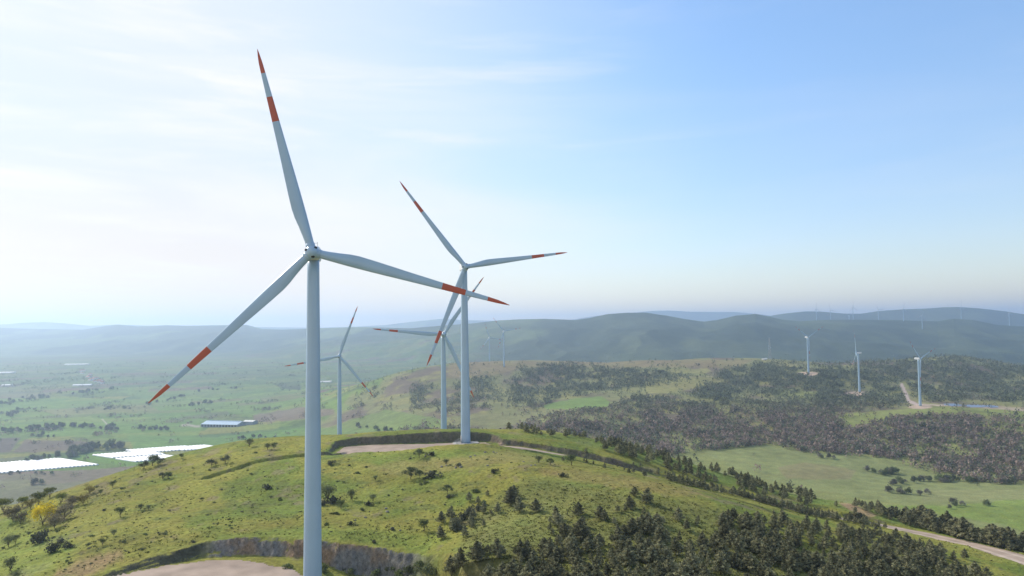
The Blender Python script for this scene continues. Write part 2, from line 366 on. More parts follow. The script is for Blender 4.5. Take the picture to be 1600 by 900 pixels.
M_steel = mat('galvanised_steel', (.35, .36, .37), .45, .6, var=.15, scale=2)
M_conc = mat('concrete', (.42, .40, .37), .85, var=.15, scale=.8)
M_bark = mat('bark', (.09, .065, .045), .9, var=.3, scale=4, bump=.4)
M_leaf = leafmat('foliage')
M_rockm = mat('stone', (.20, .185, .165), .9, var=.35, scale=1.5, bump=.6)
M_soil = mat('gravel_soil', (.33, .255, .20), .95, var=.30, scale=.16, bump=.25)
M_rut = mat('worn_gravel', (.42, .34, .27), .95, var=.22, scale=.3)
M_roof = mat('sheet_roof', (.36, .47, .58), .5, .1, var=.12, scale=.15)
M_shedwall = mat('shed_wall', (.30, .33, .36), .8, var=.15, scale=.2)  # grey walls of the barn and the small shed
M_film = mat('tunnel_film', (.74, .75, .76), .5, var=.05, scale=.1)
M_wallw = mat('white_wall', (.72, .70, .66), .8, var=.1, scale=.2)
M_tile = mat('tile_roof', (.36, .15, .09), .8, var=.2, scale=.4)
M_solar = mat('solar_glass', (.27, .33, .42), .35, .1, spec=.6)

# ground material: colour of the land from the 'tint' attribute, broken up by noise, rock where 'rock' is set
mg = bpy.data.materials.new('ground_cover'); mg.use_nodes = True; t = mg.node_tree; b = t.nodes['Principled BSDF']
b.inputs['Roughness'].default_value = .95; b.inputs['Specular IOR Level'].default_value = .08
at = N(t, 'ShaderNodeAttribute', attribute_name='tint'); ar = N(t, 'ShaderNodeAttribute', attribute_name='rock')
tcn = N(t, 'ShaderNodeTexCoord')
def tex(sc, det=6, rough=.6, vec=None):
    n = N(t, 'ShaderNodeTexNoise'); n.inputs['Scale'].default_value = sc; n.inputs['Detail'].default_value = det; n.inputs['Roughness'].default_value = rough
    t.links.new(vec or tcn.outputs['Object'], n.inputs[0]); return n.outputs[0]
def rng_(s, a, b_, c, d):
    m = N(t, 'ShaderNodeMapRange'); m.inputs['From Min'].default_value = a; m.inputs['From Max'].default_value = b_; m.inputs['To Min'].default_value = c; m.inputs['To Max'].default_value = d
    t.links.new(s, m.inputs[0]); return m.outputs[0]
def mul(a, b_):
    m = N(t, 'ShaderNodeMath', operation='MULTIPLY'); t.links.new(a, m.inputs[0]); t.links.new(b_, m.inputs[1]); return m.outputs[0]
n1 = tex(.9, 5, .65); n2 = tex(.07, 6, .6); n3 = tex(.012, 6, .6)
v = mul(mul(rng_(n1, .3, .7, .62, 1.3), rng_(n2, .3, .7, .80, 1.18)), rng_(n3, .3, .7, .86, 1.12))
hs = N(t, 'ShaderNodeHueSaturation'); t.links.new(at.outputs['Color'], hs.inputs['Color']); t.links.new(v, hs.inputs['Value'])
hu = rng_(tex(.16, 5, .6), .3, .7, .485, .515); t.links.new(hu, hs.inputs['Hue'])
# rock face: steep streaks of grey and ochre
mp = N(t, 'ShaderNodeMapping'); mp.inputs['Scale'].default_value = (1, 1, .75); mp.inputs['Rotation'].default_value = (0, .7, 0); t.links.new(tcn.outputs['Object'], mp.inputs[0])
r1 = tex(.95, 9, .78, mp.outputs[0]); r2 = tex(.09, 3, .5)
cr = N(t, 'ShaderNodeValToRGB'); cr.color_ramp.elements[0].position = .3; cr.color_ramp.elements[0].color = (.045, .045, .04, 1)
cr.color_ramp.elements[1].position = .72; cr.color_ramp.elements[1].color = (.30, .285, .26, 1); t.links.new(r1, cr.inputs[0])
oc = N(t, 'ShaderNodeMix', data_type='RGBA', blend_type='MULTIPLY'); oc.inputs[7].default_value = (1.35, .95, .62, 1)
t.links.new(rng_(r2, .46, .60, 0, .9), oc.inputs[0]); t.links.new(cr.outputs[0], oc.inputs[6])
mr_ = N(t, 'ShaderNodeMix', data_type='RGBA'); t.links.new(ar.outputs['Fac'], mr_.inputs[0]); t.links.new(hs.outputs[0], mr_.inputs[6]); t.links.new(oc.outputs[2], mr_.inputs[7])
t.links.new(mr_.outputs[2], b.inputs['Base Color'])
bp = N(t, 'ShaderNodeBump'); bp.inputs['Strength'].default_value = .75; bp.inputs['Distance'].default_value = .7
t.links.new(tex(.8, 6, .7), bp.inputs['Height']); t.links.new(bp.outputs[0], b.inputs['Normal'])

# ------------------------------------------------------------------ ground sheet
us = np.concatenate([np.linspace(-1.5, -.8, 40, endpoint=False), np.linspace(-.8, .8, 1000), np.linspace(.8, 1.5, 41)[1:]])
ys = np.concatenate([[-400, -200, -80, 0, 40, 70, 90, 105, 115], np.linspace(120, 345, 520), np.geomspace(346, 2600, 560), np.geomspace(2620, 13800, 210), [15000, 18000]])
UU, YY = np.meshgrid(us, ys); XX = UU * np.maximum(YY, 110)
ZZ = ground(XX, YY)
nx = len(us); ny = len(ys)
PX, PY = proj(XX, np.maximum(YY, 1), ZZ)
# --- cover colours (the land's own colours: grass, crops, bare soil, scrub)
def C3(*c): return np.array(c, float)
n_a = fbm(XX / 22, YY / 22, 5); n_b = fbm(XX / 70 + 9, YY / 70, 4, _tab2); n_c = fbm(XX / 5, YY / 5, 4, _tab2)
def lerp(a, b_, w): return a + (b_ - a) * w[..., None]
G_y = C3(.218, .214, .046); G_g = C3(.152, .188, .038); G_o = C3(.255, .220, .076); BR = C3(.30, .20, .11)
col = np.broadcast_to(G_y, XX.shape + (3,)).copy()
col = lerp(col, G_g, sstep(.46, .66, n_a)); col = lerp(col, G_o, sstep(.52, .7, n_b) * .8)
col = lerp(col, C3(.11, .13, .04), sstep(.60, .72, n_c) * .55)
col = lerp(col, C3(.21,.17,.105), sstep(.63,.74, fbm(XX / 7 + 31, YY / 9, 4)) * .55)
def soft(poly, w=6, noise=6, ylo=0, yhi=1e9):
    """soft membership of a patch drawn round what the photo shows there"""
    m = (PX > min(p[0] for p in poly) - 40) & (PX < max(p[0] for p in poly) + 40) & (PY > min(p[1] for p in poly) - 30) & (PY < max(p[1] for p in poly) + 30) & (YY > ylo) & (YY < yhi)
    r = np.zeros(XX.shape); x = PX[m]; y = PY[m]
    s = YY[m] / F
    x = x + (fbm(XX[m] / (s * 14), YY[m] / (s * 40), 3) - .5) * noise * 2; y = y + (fbm(XX[m] / (s * 14) + 50, YY[m] / (s * 40), 3) - .5) * noise
    d, _ = segdist(x, y, poly, True); d = np.where(inpoly(x, y, poly), d, -d); r[m] = sstep(-w / 2, w / 2, d); return r
NR = dict(yhi=420)
col = lerp(col, G_g * 1.05, soft([(540,712),(700,704),(860,708),(900,722),(700,716),(560,722)], 8, 6, **NR) * .9)
col = lerp(col, G_g * 1.1, soft([(560,770),(700,735),(720,745),(660,770),(600,790),(520,800)], 16, 12, **NR) * .7)
col = lerp(col, G_g * 1.1, soft([(340,835),(480,822),(700,838),(660,862),(520,842),(330,848)], 10, 8, **NR) * .8)
col = lerp(col, G_o, soft([(560,728),(800,705),(860,716),(760,728),(620,745)], 10, 8, **NR) * .7)
col = lerp(col, BR, soft([(80,900),(115,880),(150,870),(190,862),(195,872),(165,890),(130,905)], 14, 14, **NR) * .75)
col = lerp(col, G_g * C3(1.2,1.25,1.2), soft([(-60,905),(-60,835),(20,815),(90,830),(120,860),(60,900)], 30, 16, **NR) * .6)
col = lerp(col, C3(.26,.20,.075), soft([(840,732),(900,733),(1000,747),(1120,778),(1060,776),(960,760),(850,745)], 10, 8, **NR) * .6)
col = lerp(col, C3(.165,.175,.055), soft([(830,745),(960,765),(1100,790),(1250,850),(1300,900),(700,900),(740,800)], 16, 14, **NR) * .75)
col = lerp(col, C3(.155,.21,.05), soft([(760,680),(900,690),(1100,745),(1320,798),(1480,840),(1590,870),(1500,830),(1300,780),(1100,728),(900,678)], 8, 5, **NR) * .75)
col = lerp(col, C3(.33,.24,.13), soft([(1310,786),(1335,787),(1372,806),(1360,808),(1330,799)], 4, 4, **NR))
col = lerp(col, C3(.36,.27,.19), soft([(768,684),(776,683),(789,695),(782,697)], 3, 3, **NR))
# --- the plain: a patchwork of crops
pl = sstep(420, 600, YY) * 1.0
ang = .35; wx = XX + (fbm(XX / 500, YY / 500, 3) - .5) * 160; wy = YY + (fbm(XX / 500 + 7, YY / 500, 3) - .5) * 160
a_ = (wx * math.cos(ang) + wy * math.sin(ang)); b2 = (-wx * math.sin(ang) + wy * math.cos(ang))
row = np.floor(b2 / 85).astype(int); cell = np.floor(a_ / (210 + 90 * _tab[row & 255, 7]) + 10 * _tab[row & 255, 3]).astype(int)
hsh = _tab2[row & 255, cell & 255]
pal = np.array([(.085,.17,.035),(.11,.20,.04),(.075,.15,.045),(.13,.20,.045),(.15,.20,.05),(.10,.14,.06),(.095,.18,.04),(.13,.115,.075),(.11,.17,.05),(.09,.16,.04)])
fc = pal[(hsh * len(pal)).astype(int) % len(pal)]
fc = fc * np.array([1.22, .96, 1.05])
fc = fc.mean((0,1)) + (fc - fc.mean((0,1))) * 1.12
fc = np.clip(fc, .02, 1) * (.88 + .24 * vnoise(a_ / 3, b2 / 60))[..., None]
fc = lerp(fc, C3(.07,.10,.04), sstep(.58, .7, fbm(XX / 60, YY / 60, 4)) * .7)
col = lerp(col, fc, pl)
# rough hillside behind the near hill
midw = sstep(560, 800, PX + (fbm(XX/200,YY/200,3)-.5)*160) * sstep(430, 520, YY) * (1 - sstep(2500, 2900, YY)); midw *= 1.0
ms = C3(.185,.19,.08); mcol = np.broadcast_to(ms, col.shape).copy()
mcol = lerp(mcol, C3(.15,.12,.085), sstep(.45,.62, fbm(XX/90,YY/130,5))); mcol = lerp(mcol, C3(.22,.21,.08), sstep(.55,.7, fbm(XX/60+4,YY/60,5,_tab2)))
hillm = soft([(440,700),(520,640),(600,590),(660,575),(760,560),(1000,556),(1200,552),(1420,556),(1700,540),(1700,700),(1400,712),(1100,704),(1000,730),(600,720)], 10, 14, 560, 2600)
col = lerp(col, mcol, hillm)
FR = dict(ylo=420)
for poly, c, w in [([(-30,622),(120,622),(300,628),(330,648),(310,682),(200,690),(120,684),(-30,672)], (.135,.225,.045), .6), ([(190,612),(470,604),(560,640),(420,650),(240,632)], (.15,.225,.06), .5), ([(60,640),(230,634),(250,642),(90,650)], (.20,.165,.085), .6),
                   ([(200,680),(330,684),(470,668),(640,672),(640,684),(400,688),(330,700),(210,704)], (.125,.225,.05), .7), ([(-30,604),(110,606),(60,622),(-30,622)], (.16,.14,.10), .6), ([(110,716),(200,730),(250,722),(150,706)], (.125,.22,.04), .8)]:
    col = lerp(col, np.array(c), soft(poly, 3, 4, **FR) * w)
vm = sstep(900, 1040, PX) * sstep(345, 420, YY) * (1 - sstep(900, 1000, YY)); col = lerp(col, C3(.20, .215, .075), vm)
for poly, c, w in [
 ([(1090,705),(1200,695),(1260,706),(1380,716),(1500,750),(1620,760),(1620,860),(1480,800),(1300,770),(1180,745)], (.205,.225,.085), 1),
 ([(1260,722),(1340,735),(1330,750),(1230,748),(1215,730)], (.225,.20,.095), .8),
 ([(1380,790),(1480,790),(1620,778),(1620,835),(1560,818)], (.185,.24,.055), .9),
 ([(1440,765),(1620,765),(1620,778),(1440,785)], (.23,.235,.10), .7),
 ([(848,634),(900,622),(940,619),(954,628),(950,636),(900,638),(855,641)], (.15,.225,.06), .9),
 ([(800,646),(850,640),(900,640),(830,655),(810,664),(700,664),(720,650)], (.20,.20,.09), .9),
 ([(600,640),(690,655),(690,668),(590,680),(520,684),(500,672)], (.15,.21,.06), .8),
 ([(395,648),(470,636),(520,640),(520,648),(470,656),(398,660)], (.17,.125,.10), .85),
 ([(260,655),(340,644),(356,643),(358,648),(300,655),(262,660)], (.12,.11,.08), .6),
 ([(-30,684),(30,684),(18,706),(-30,709)], (.11,.085,.075), .9),
 ([(38,687),(138,690),(138,703),(60,706),(20,707)], (.14,.105,.085), .85),
 ([(-30,752),(45,750),(48,760),(10,768),(-30,772)], (.20,.25,.06), .8),
 ([(-30,742),(160,733),(230,728),(200,748),(120,770),(60,790),(-30,800)], (.17,.155,.10), .75),
 ([(380,664),(440,662),(436,670),(380,674)], (.19,.22,.05), .7),
 ([(120,579),(128,578),(160,598),(154,602),(140,596)], (.42,.34,.32), .8),
 ([(424,597),(468,592),(470,610),(440,606)], (.05,.055,.045), .9),
 ([(285,663),(313,665),(313,668),(285,666)], (.38,.33,.28), .9),
 ([(1486,632),(1600,636),(1600,641),(1486,637)], (.36,.29,.21), .8),
 ([(1395,570),(1440,575),(1500,590),(1440,600)], (.16,.15,.07), .6),
 ([(1455,584),(1560,592),(1566,596),(1450,590)], (.30,.22,.13), .7),
 ([(700,566),(960,562),(1180,562),(1150,575),(1000,574),(820,574),(760,590),(700,590)], (.21,.17,.085), .75),
 ([(1005,595),(1050,588),(1150,590),(1130,600),(1060,612),(1010,615)], (.23,.22,.08), .8),
 ([(1190,560),(1250,570),(1245,576),(1195,570)], (.25,.23,.09), .8),
 ([(1205,605),(1290,612),(1270,622),(1215,620)], (.20,.22,.08), .7),
 ([(1300,648),(1400,640),(1480,634),(1600,640),(1600,652),(1480,646),(1400,652),(1330,668)], (.22,.25,.07), .8),
 ([(1520,660),(1600,655),(1600,680),(1540,678)], (.22,.25,.07), .75),
]:
    col = lerp(col, np.array(c), soft(poly, 3, 4, **FR) * w)
def stripe(pts, hw, c, lo=420):
    global col
    d, _ = segdist(PX, PY, pts); m = (YY > lo); w = (1 - sstep(hw * .5, hw, d + (n_c - .5) * hw)) * m
    col = lerp(col, np.array(c), w)
stripe([(1409,601),(1414,612),(1420,626),(1436,634)], 3.2, (.42,.33,.29)); stripe([(1436,632),(1470,633),(1530,636),(1610,642)], 1.6, (.40,.32,.24))
stripe([(1040,592),(1100,588),(1200,594),(1240,602)], 1.2, (.25,.23,.12))
stripe([(0,600),(60,604),(100,600)], 1.2, (.33,.30,.27)); stripe([(300,597),(380,596),(470,590)], 1.0, (.33,.33,.30)); stripe([(160,655),(168,664)], 1.0, (.4,.36,.3))
for cx, cy_, rx in ((1262,584,19),(1340,615,19),(1437,636,22)):
    e = ((PX - cx) / rx) ** 2 + ((PY - cy_) / (rx * .17)) ** 2
    col = lerp(col, C3(.44, .33, .25), (1 - sstep(.6, 1.1, e + (n_b - .5))) * (YY > 900) * (YY < 1700))
# --- distant ranges: woods and pale clearings
fr = sstep(2600, 3000, YY)
fcol = np.broadcast_to(C3(.045,.062,.034), col.shape).copy()
lft = 1 - sstep(-.1, .15, XX / np.maximum(YY, 80))
fcol = lerp(fcol, C3(.14,.18,.07), sstep(.50,.66, fbm(XX/420,YY/600,5)) * (.25 + .6 * lft))
fcol = lerp(fcol, C3(.10,.12,.06), sstep(.45,.7, fbm(XX/150,YY/300,4,_tab2)) * .5)
far_pl = (1 - sstep(-.12, .02, XX / np.maximum(YY, 80))) * (1 - sstep(4300, 5600, YY))
fcol = lerp(fcol, lerp(fc, C3(.09,.12,.06), np.full(XX.shape, .5)), far_pl)
col = lerp(col, fcol, fr)
# bare gravel and rock, and shade painted on the cut's left slopes
rock = np.zeros(XX.shape)
dzx = np.gradient(ZZ, axis=1) / np.maximum(np.abs(np.gradient(XX, axis=1)), 1e-3); dzy = np.gradient(ZZ, axis=0) / np.maximum(np.gradient(YY, axis=0), 1e-3)
sl = np.hypot(dzx, dzy)
d1, _ = segdist(XX, YY, PAD1, True)
rock = np.where((YY < 200) & (YY > 150) & (d1 < 9), sstep(.62, .95, sl + (n_c - .5) * .5), 0) * sstep(-84, -78, XX) * (1 - .85 * sstep(-27, -19, XX + (n_c - .5) * 8))
lw = np.where((YY < 200) & (YY > 150) & (d1 < 9), sstep(.35, .6, sl), 0) * (1 - sstep(-84, -78, XX)); col = lerp(col, C3(.075, .075, .045), lw)  # dark soil tone painted in to deepen the shade on the left slopes
d2, _ = segdist(XX, YY, PAD2, True); d3, t3 = segdist(XX, YY, np.array(ROAD)[:, :2])
rk2 = np.where((YY > 225) & (YY < 330) & ((d2 < 6) | (d3 < 9)), sstep(.5, .9, sl + (n_c - .5) * .4), 0)
col = lerp(col, C3(.12, .10, .085), rk2 * .8)
ck = np.ones(YY.shape); 
col = np.clip(col * ck[..., None], 0, 1)
idx = np.arange(nx * ny).reshape(ny, nx)
FC = np.stack([idx[:-1, :-1], idx[:-1, 1:], idx[1:, 1:], idx[1:, :-1]], -1).reshape(-1, 4)
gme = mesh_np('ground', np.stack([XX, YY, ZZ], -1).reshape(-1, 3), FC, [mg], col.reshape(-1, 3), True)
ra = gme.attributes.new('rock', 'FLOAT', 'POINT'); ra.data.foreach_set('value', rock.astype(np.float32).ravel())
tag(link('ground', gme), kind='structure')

# gravel pads and the road, draped a little above the ground
def drape_poly(name, poly, step=1.6, up=.05, grow=0):
    P_ = np.array(poly); x0, y0 = P_.min(0); x1, y1 = P_.max(0)
    gx, gy = np.meshgrid(np.arange(x0, x1 + step, step), np.arange(y0, y1 + step, step))
    jx = gx + (fbm(gx / 4, gy / 4, 3) - .5) * 2; jy = gy + (fbm(gx / 4 + 30, gy / 4, 3) - .5) * 2
    ins = inpoly(jx, jy, poly); ii = np.arange(gx.size).reshape(gx.shape)
    ok = ins[:-1, :-1] & ins[:-1, 1:] & ins[1:, 1:] & ins[1:, :-1]
    f = np.stack([ii[:-1, :-1], ii[:-1, 1:], ii[1:, 1:], ii[1:, :-1]], -1)[ok]
    z = ground(gx, gy) + up
    used, inv = np.unique(f, return_inverse=True); f = inv.reshape(f.shape)
    me = mesh_np(name, np.stack([gx.ravel(), gy.ravel(), z.ravel()], -1)[used], f, [M_soil], None, True)
    return tag(link(name, me), kind='structure')
drape_poly('gravel_pad', [(-106,165),(-98,175),(-89,182.5),(-80,187),(-70,186.5),(-58,181),(-50,176),(-38,168),(-28,155),(-30,135),(-80,135),(-106,145)], .8)
drape_poly('gravel_pad', [(-70.5,284),(-70.5,300),(-60,303),(-40,304),(-20,306.5),(-12,305.5),(-9,300),(-11,294),(-22,291),(-40,286)], .6)
def ribbon(name, line, hw, up, step=2.0, m=M_soil):
    L = np.array(line, float); seg = np.linalg.norm(np.diff(L[:, :2], axis=0), axis=1); s = np.concatenate([[0], np.cumsum(seg)])
    q = np.arange(0, s[-1], step); x = np.interp(q, s, L[:, 0]); y = np.interp(q, s, L[:, 1])
    k = np.ones(7) / 7; xs = np.convolve(np.pad(x, 3, 'edge'), k, 'valid'); yS = np.convolve(np.pad(y, 3, 'edge'), k, 'valid')
    dx = np.gradient(xs); dy = np.gradient(yS); l = np.hypot(dx, dy); nx_ = -dy / l; ny_ = dx / l
    hwv = np.interp(q, s, hw) if hasattr(hw, '__len__') else np.full(q.shape, hw)
    V_ = []; K = 7
    for j in np.linspace(-1, 1, K):
        w = hwv * j * (1 + .10 * (fbm(q / 5 + 9 * j, q * 0 + 3, 3) - .5))
        X_ = xs + nx_ * w; Y_ = yS + ny_ * w; V_.append(np.stack([X_, Y_, ground(X_, Y_) + up], -1))
    V_ = np.stack(V_, 1); n = len(q); ii = np.arange(n * K).reshape(n, K)
    f = np.stack([ii[:-1, :-1], ii[:-1, 1:], ii[1:, 1:], ii[1:, :-1]], -1).reshape(-1, 4)
    mi = np.tile([0, 1, 0, 0, 1, 0], n - 1)
    return tag(link(name, mesh_np(name, V_.reshape(-1, 3), f, [m, M_rut], None, True, mi)), kind='structure')
ribbon('road', ROAD, [3,3,3,2.6,2.4,2.4,2.6,2.8,3.0,3.8,6,9,10], .07)

# ------------------------------------------------------------------ wind turbines
def blade_mesh():
    L = 45.0; rs = [0.9, 1.6, 2.6, 4, 6, 8, 10, 13, 17, 21, 25, 29.25, 29.26, 34.65, 34.66, 39.8, 39.81, 42, 43.6, 44.6, 45.0]
    mb = MB(); n = 16; rings = []
    for r in rs:
        cm = np.interp(r, [0, 2.2, 5, 8, 10.5, 16, 22, 30, 38, 42, 44, 45], [1.85, 1.85, 2.15, 2.65, 2.8, 2.45, 2.0, 1.5, 1.08, .80, .42, .06])
        tk = np.interp(r, [0, 2.2, 6, 10, 20, 45], [1, 1, .52, .32, .22, .15]); rnd = np.interp(r, [2.2, 7], [1, 0])
        tw = math.radians(np.interp(r, [2, 10, 20, 45], [14, 10, 5, 0])); pre = .9 * (r / L) ** 2 * 2.6
        ax = np.interp(r, [2.2, 9], [.5, .34]); pts = []
        for j in range(n):
            a = 2 * math.pi * j / n; c = .5 * (1 + math.cos(a)); sgn = 1 if math.sin(a) >= 0 else -1
            foil = 5 * tk * (.2969 * math.sqrt(c) - .126 * c - .3516 * c * c + .2843 * c ** 3 - .1036 * c ** 4) * sgn
            circ = .5 * math.sin(a); th = foil * (1 - rnd) + circ * rnd
            x = -(c - ax) * cm; y = th * cm * -1
            xx = x * math.cos(tw) - y * math.sin(tw); yy = x * math.sin(tw) + y * math.cos(tw)
            pts.append((xx, yy - pre, r))
        rings.append(pts)
    v = [p for r in rings for p in r]; f = []; m = []
    for i in range(len(rings) - 1):
        mi = 1 if (29.2 < rs[i] < 34.65 and rs[i + 1] < 34.7 and rs[i] > 29.255) or rs[i] >= 39.805 else 0
        for j in range(n):
            k = (j + 1) % n; f.append((i * n + j, (i + 1) * n + j, (i + 1) * n + k, i * n + k)); m.append(mi)
    f += [tuple(range(n)), tuple((len(rings) - 1) * n + j for j in range(n))[::-1]]; m += [0, 1]
    mb.add(v, f); mb.m = m
    return mb.mesh('blade', [M_white, M_red], True)
BLADE = blade_mesh()
def hub_mesh():
    mb = MB(); n = 28; R_ = []
    # axis along -Y (front); nose at -1.75
    for y, r in [(-1.85, .05), (-1.78, .45), (-1.55, .88), (-1.1, 1.25), (-.5, 1.47), (.2, 1.52), (.75, 1.45), (.95, 1.36)]:
        R_.append([(r * math.cos(2 * math.pi * j / n), y, r * math.sin(2 * math.pi * j / n)) for j in range(n)])
    mb.rings(R_); me = mb.mesh('hub', [M_white], True); return me
HUB = hub_mesh()
def sock_mesh():
    mb = MB(); mb.rings([[(1.02 * k * math.cos(a), 1.02 * k * math.sin(a), z) for a in np.linspace(0, 2 * math.pi, 20, endpoint=False)] for z, k in ((.9, 1), (1.72, 1), (1.74, .96), (1.95, .95))])
    return mb.mesh('blade_root_collar', [M_white], True)
SOCK = sock_mesh()
def hatch_mesh():
    mb = MB(); mb.rings([[(.40 * k * math.cos(a), -y, .30 * k * math.sin(a)) for a in np.linspace(0, 2 * math.pi, 14, endpoint=False)] for y, k in ((0, 1), (.07, 1), (.075, .8))])
    return mb.mesh('hatch_opening', [M_dark])
HATCH = hatch_mesh()
def nacelle_mesh():
    mb = MB(); R_ = []
    prof = [(1.0, 1.20, 1.25, -.1), (1.6, 1.42, 1.50, -.05), (3.0, 1.48, 1.6, .02), (6.0, 1.48, 1.62, .06), (8.0, 1.44, 1.55, .08), (8.9, 1.3, 1.35, .1), (9.2, 1.1, 1.15, .12)]
    for y, w, h, dz in prof:
        r = []
        for j in range(24):
            a = 2 * math.pi * (j + .5) / 24; c, s_ = math.cos(a), math.sin(a); p = .38
            r.append((w * abs(c) ** p * (1 if c > 0 else -1), y, dz + h * abs(s_) ** p * (1 if s_ > 0 else -1)))
        R_.append(r)
    mb.rings(R_); return mb.mesh('nacelle', [M_nac], False)
NAC = nacelle_mesh()
def mast_mesh():
    mb = MB()
    for x in (-.7, .5): mb.tube([(x, 8.4, 1.75), (x, 8.4, 3.0)], .05, 6)
    mb.tube([(-.7, 8.4, 2.9), (.5, 8.4, 2.9)], .04, 6); mb.box(-.95, -.45, 8.35, 8.45, 2.95, 3.15); mb.tube([(.5, 8.2, 3.1), (.5, 8.75, 3.1)], .07, 6)
    return mb.mesh('wind_sensor_mast', [M_steel])
MAST = mast_mesh()
def tower_mesh(h):
    mb = MB(); n = 40; R_ = []
    for k in range(25):
        z = (h - 1.6) * k / 24; r = 2.05 + (1.30 - 2.05) * (k / 24)
        R_.append([(r * math.cos(2 * math.pi * j / n), r * math.sin(2 * math.pi * j / n), z) for j in range(n)])
    mb.rings(R_)
    return mb.mesh('tower', [M_white], True)
def flange(h, fr_):
    z = (h - 1.6) * fr_; r = 2.05 - .75 * fr_; mb = MB()
    mb.rings([[(q * math.cos(a), q * math.sin(a), z + dz) for a in np.linspace(0, 2 * math.pi, 40, endpoint=False)] for q, dz in ((r + .002, -.05), (r + .012, -.04), (r + .012, .04), (r + .002, .05))], cap=False)
    return mb.mesh('section_joint', [mat_j], True)
mat_j = mat('joint_paint', (.36, .465, .57), .5)
def turbine(label, X, Y, hubz, phi, phase, detail=2, group='wind turbines', base=None):
    gz = float(ground(np.array([X]), np.array([Y]))[0]) if base is None else base
    if hubz is None: hubz = gz + 74.5
    h = hubz - gz + .6
    phi = math.radians(phi)
    ax = np.array([math.sin(phi), -math.cos(phi)])
    # X, Y is where the rotor centre stands; the tower is 3.4 m behind it
    root = bpy.data.objects.new('wind_turbine', None); C.objects.link(root)
    tx, ty = X - ax[0] * 3.6, Y - ax[1] * 3.6
    gz2 = float(ground(np.array([tx]), np.array([ty]))[0]) if base is None else base
    h = hubz - gz2 + .6
    root.location = (tx, ty, gz2 - .3); root.empty_display_size = 3; h += .3
    root.rotation_euler = (0, 0, phi)
    tag(root, label, 'wind turbine', group)
    tw = link('tower', tower_mesh(h), root)
    if detail > 1:
        for q in (.28, .62): link('section_joint', flange(h, q), tw)
    hz = hubz - (gz2 - .3)
    na = link('nacelle', NAC, root, (0, -3.6, hz)); 
    if detail > 0: link('wind_sensor_mast', MAST, na)
    hb = link('hub', HUB, root, (0, -3.6, hz))
    for k in range(3):
        a = math.radians(phase) + k * 2 * math.pi / 3
        bl = link('blade', BLADE, root, (0, -3.6, hz)); bl.rotation_euler = (0, math.pi / 2 - a, 0)
        if detail > 1:
            sk = link('blade_root_collar', SOCK, hb); sk.rotation_euler = (0, math.pi / 2 - a, 0)
            am = a + math.pi / 3
            ht = link('hatch_opening', HATCH, hb); 
            d = Vector((math.cos(am) * .62, -.78, math.sin(am) * .62)).normalized()
            ht.location = Vector((math.cos(am) * 1.17, -1.17, math.sin(am) * 1.17)); ht.rotation_euler = d.to_track_quat('-Y', 'Z').to_euler()
    return root
def at_hub(px, py, Y):
    d = ray(px, py) * Y; return float(d[0]), float(Y), float(d[2] + CAMZ)
def T_(label, px, py, Y, phi, ph, detail, group='wind turbines with red banded blades', grounded=False):
    x, y, z = at_hub(px, py, Y)
    return turbine(label, x, y, None if grounded else z, phi, ph, detail, group)
t1 = T_('largest, nearest white wind turbine, its tower cut off by the bottom edge of the photo', 487.5, 393.6, 154.5, 11, 104.5, 2)
t2 = T_('wind turbine standing whole on the round base at the end of the gravel pad', 727, 416.6, 301.5, 12, 7.9, 2)
t3 = T_('wind turbine just left of the whole one, its foot hidden behind the hilltop bank', 693.5, 522.4, 456, 12, 54.7, 2)
t4 = T_('wind turbine between the nearest tower and the gravel pad, foot hidden behind the green hill', 529.8, 556.5, 602.5, 8, 69.5, 2)
FG = 'small hazy wind turbines on the middle hills'
T_('right one of two small wind turbines side by side on the brown middle hill', 787.4, 517.4, 1822, 12, 9, 1, FG)
T_('left and fainter of two small wind turbines on the brown middle hill', 765, 527.5, 2150, 14, 109, 1, FG)
T_('wind turbine on the wooded middle slope, next to the right of the lattice mast', 1263.6, 527, 1490, 24, 29, 1, FG)
T_('wind turbine on the wooded slope turned edge on, one blade straight up', 1337.5, 551.5, 1344, -108, 92, 1, FG)
T_('wind turbine standing beside the curving pale track and the blue solar panels', 1438.5, 560.5, 1126, 33, 20, 1, FG)
RG = 'tiny wind turbines along the far right ridge'
RL = 'tiny wind turbine on the far right ridge, '
for px, Y, ph, w in ((1276.5,4420,90,'first from the left of the row'),(1298.5,4500,110,'second from the left, faded by haze'),(1327.3,4700,30,'left of close pair, blades in a V'),
                     (1334,4330,92,'right of close pair, blade upright'),(1373.5,4480,125,'where the ridge begins to rise'),(1412.6,4250,80,'just in front of the dark crest'),
                     (1441.4,3950,70,'lowest, in front of the dark ridge'),(1503,4300,90,'below the highest point of the far ridge'),(1578,4350,100,'nearest the right edge of the picture')):
    X = float(ray(px, 500)[0] * Y)
    turbine(RL + w, X, Y, None, 20, ph, 0, RG)
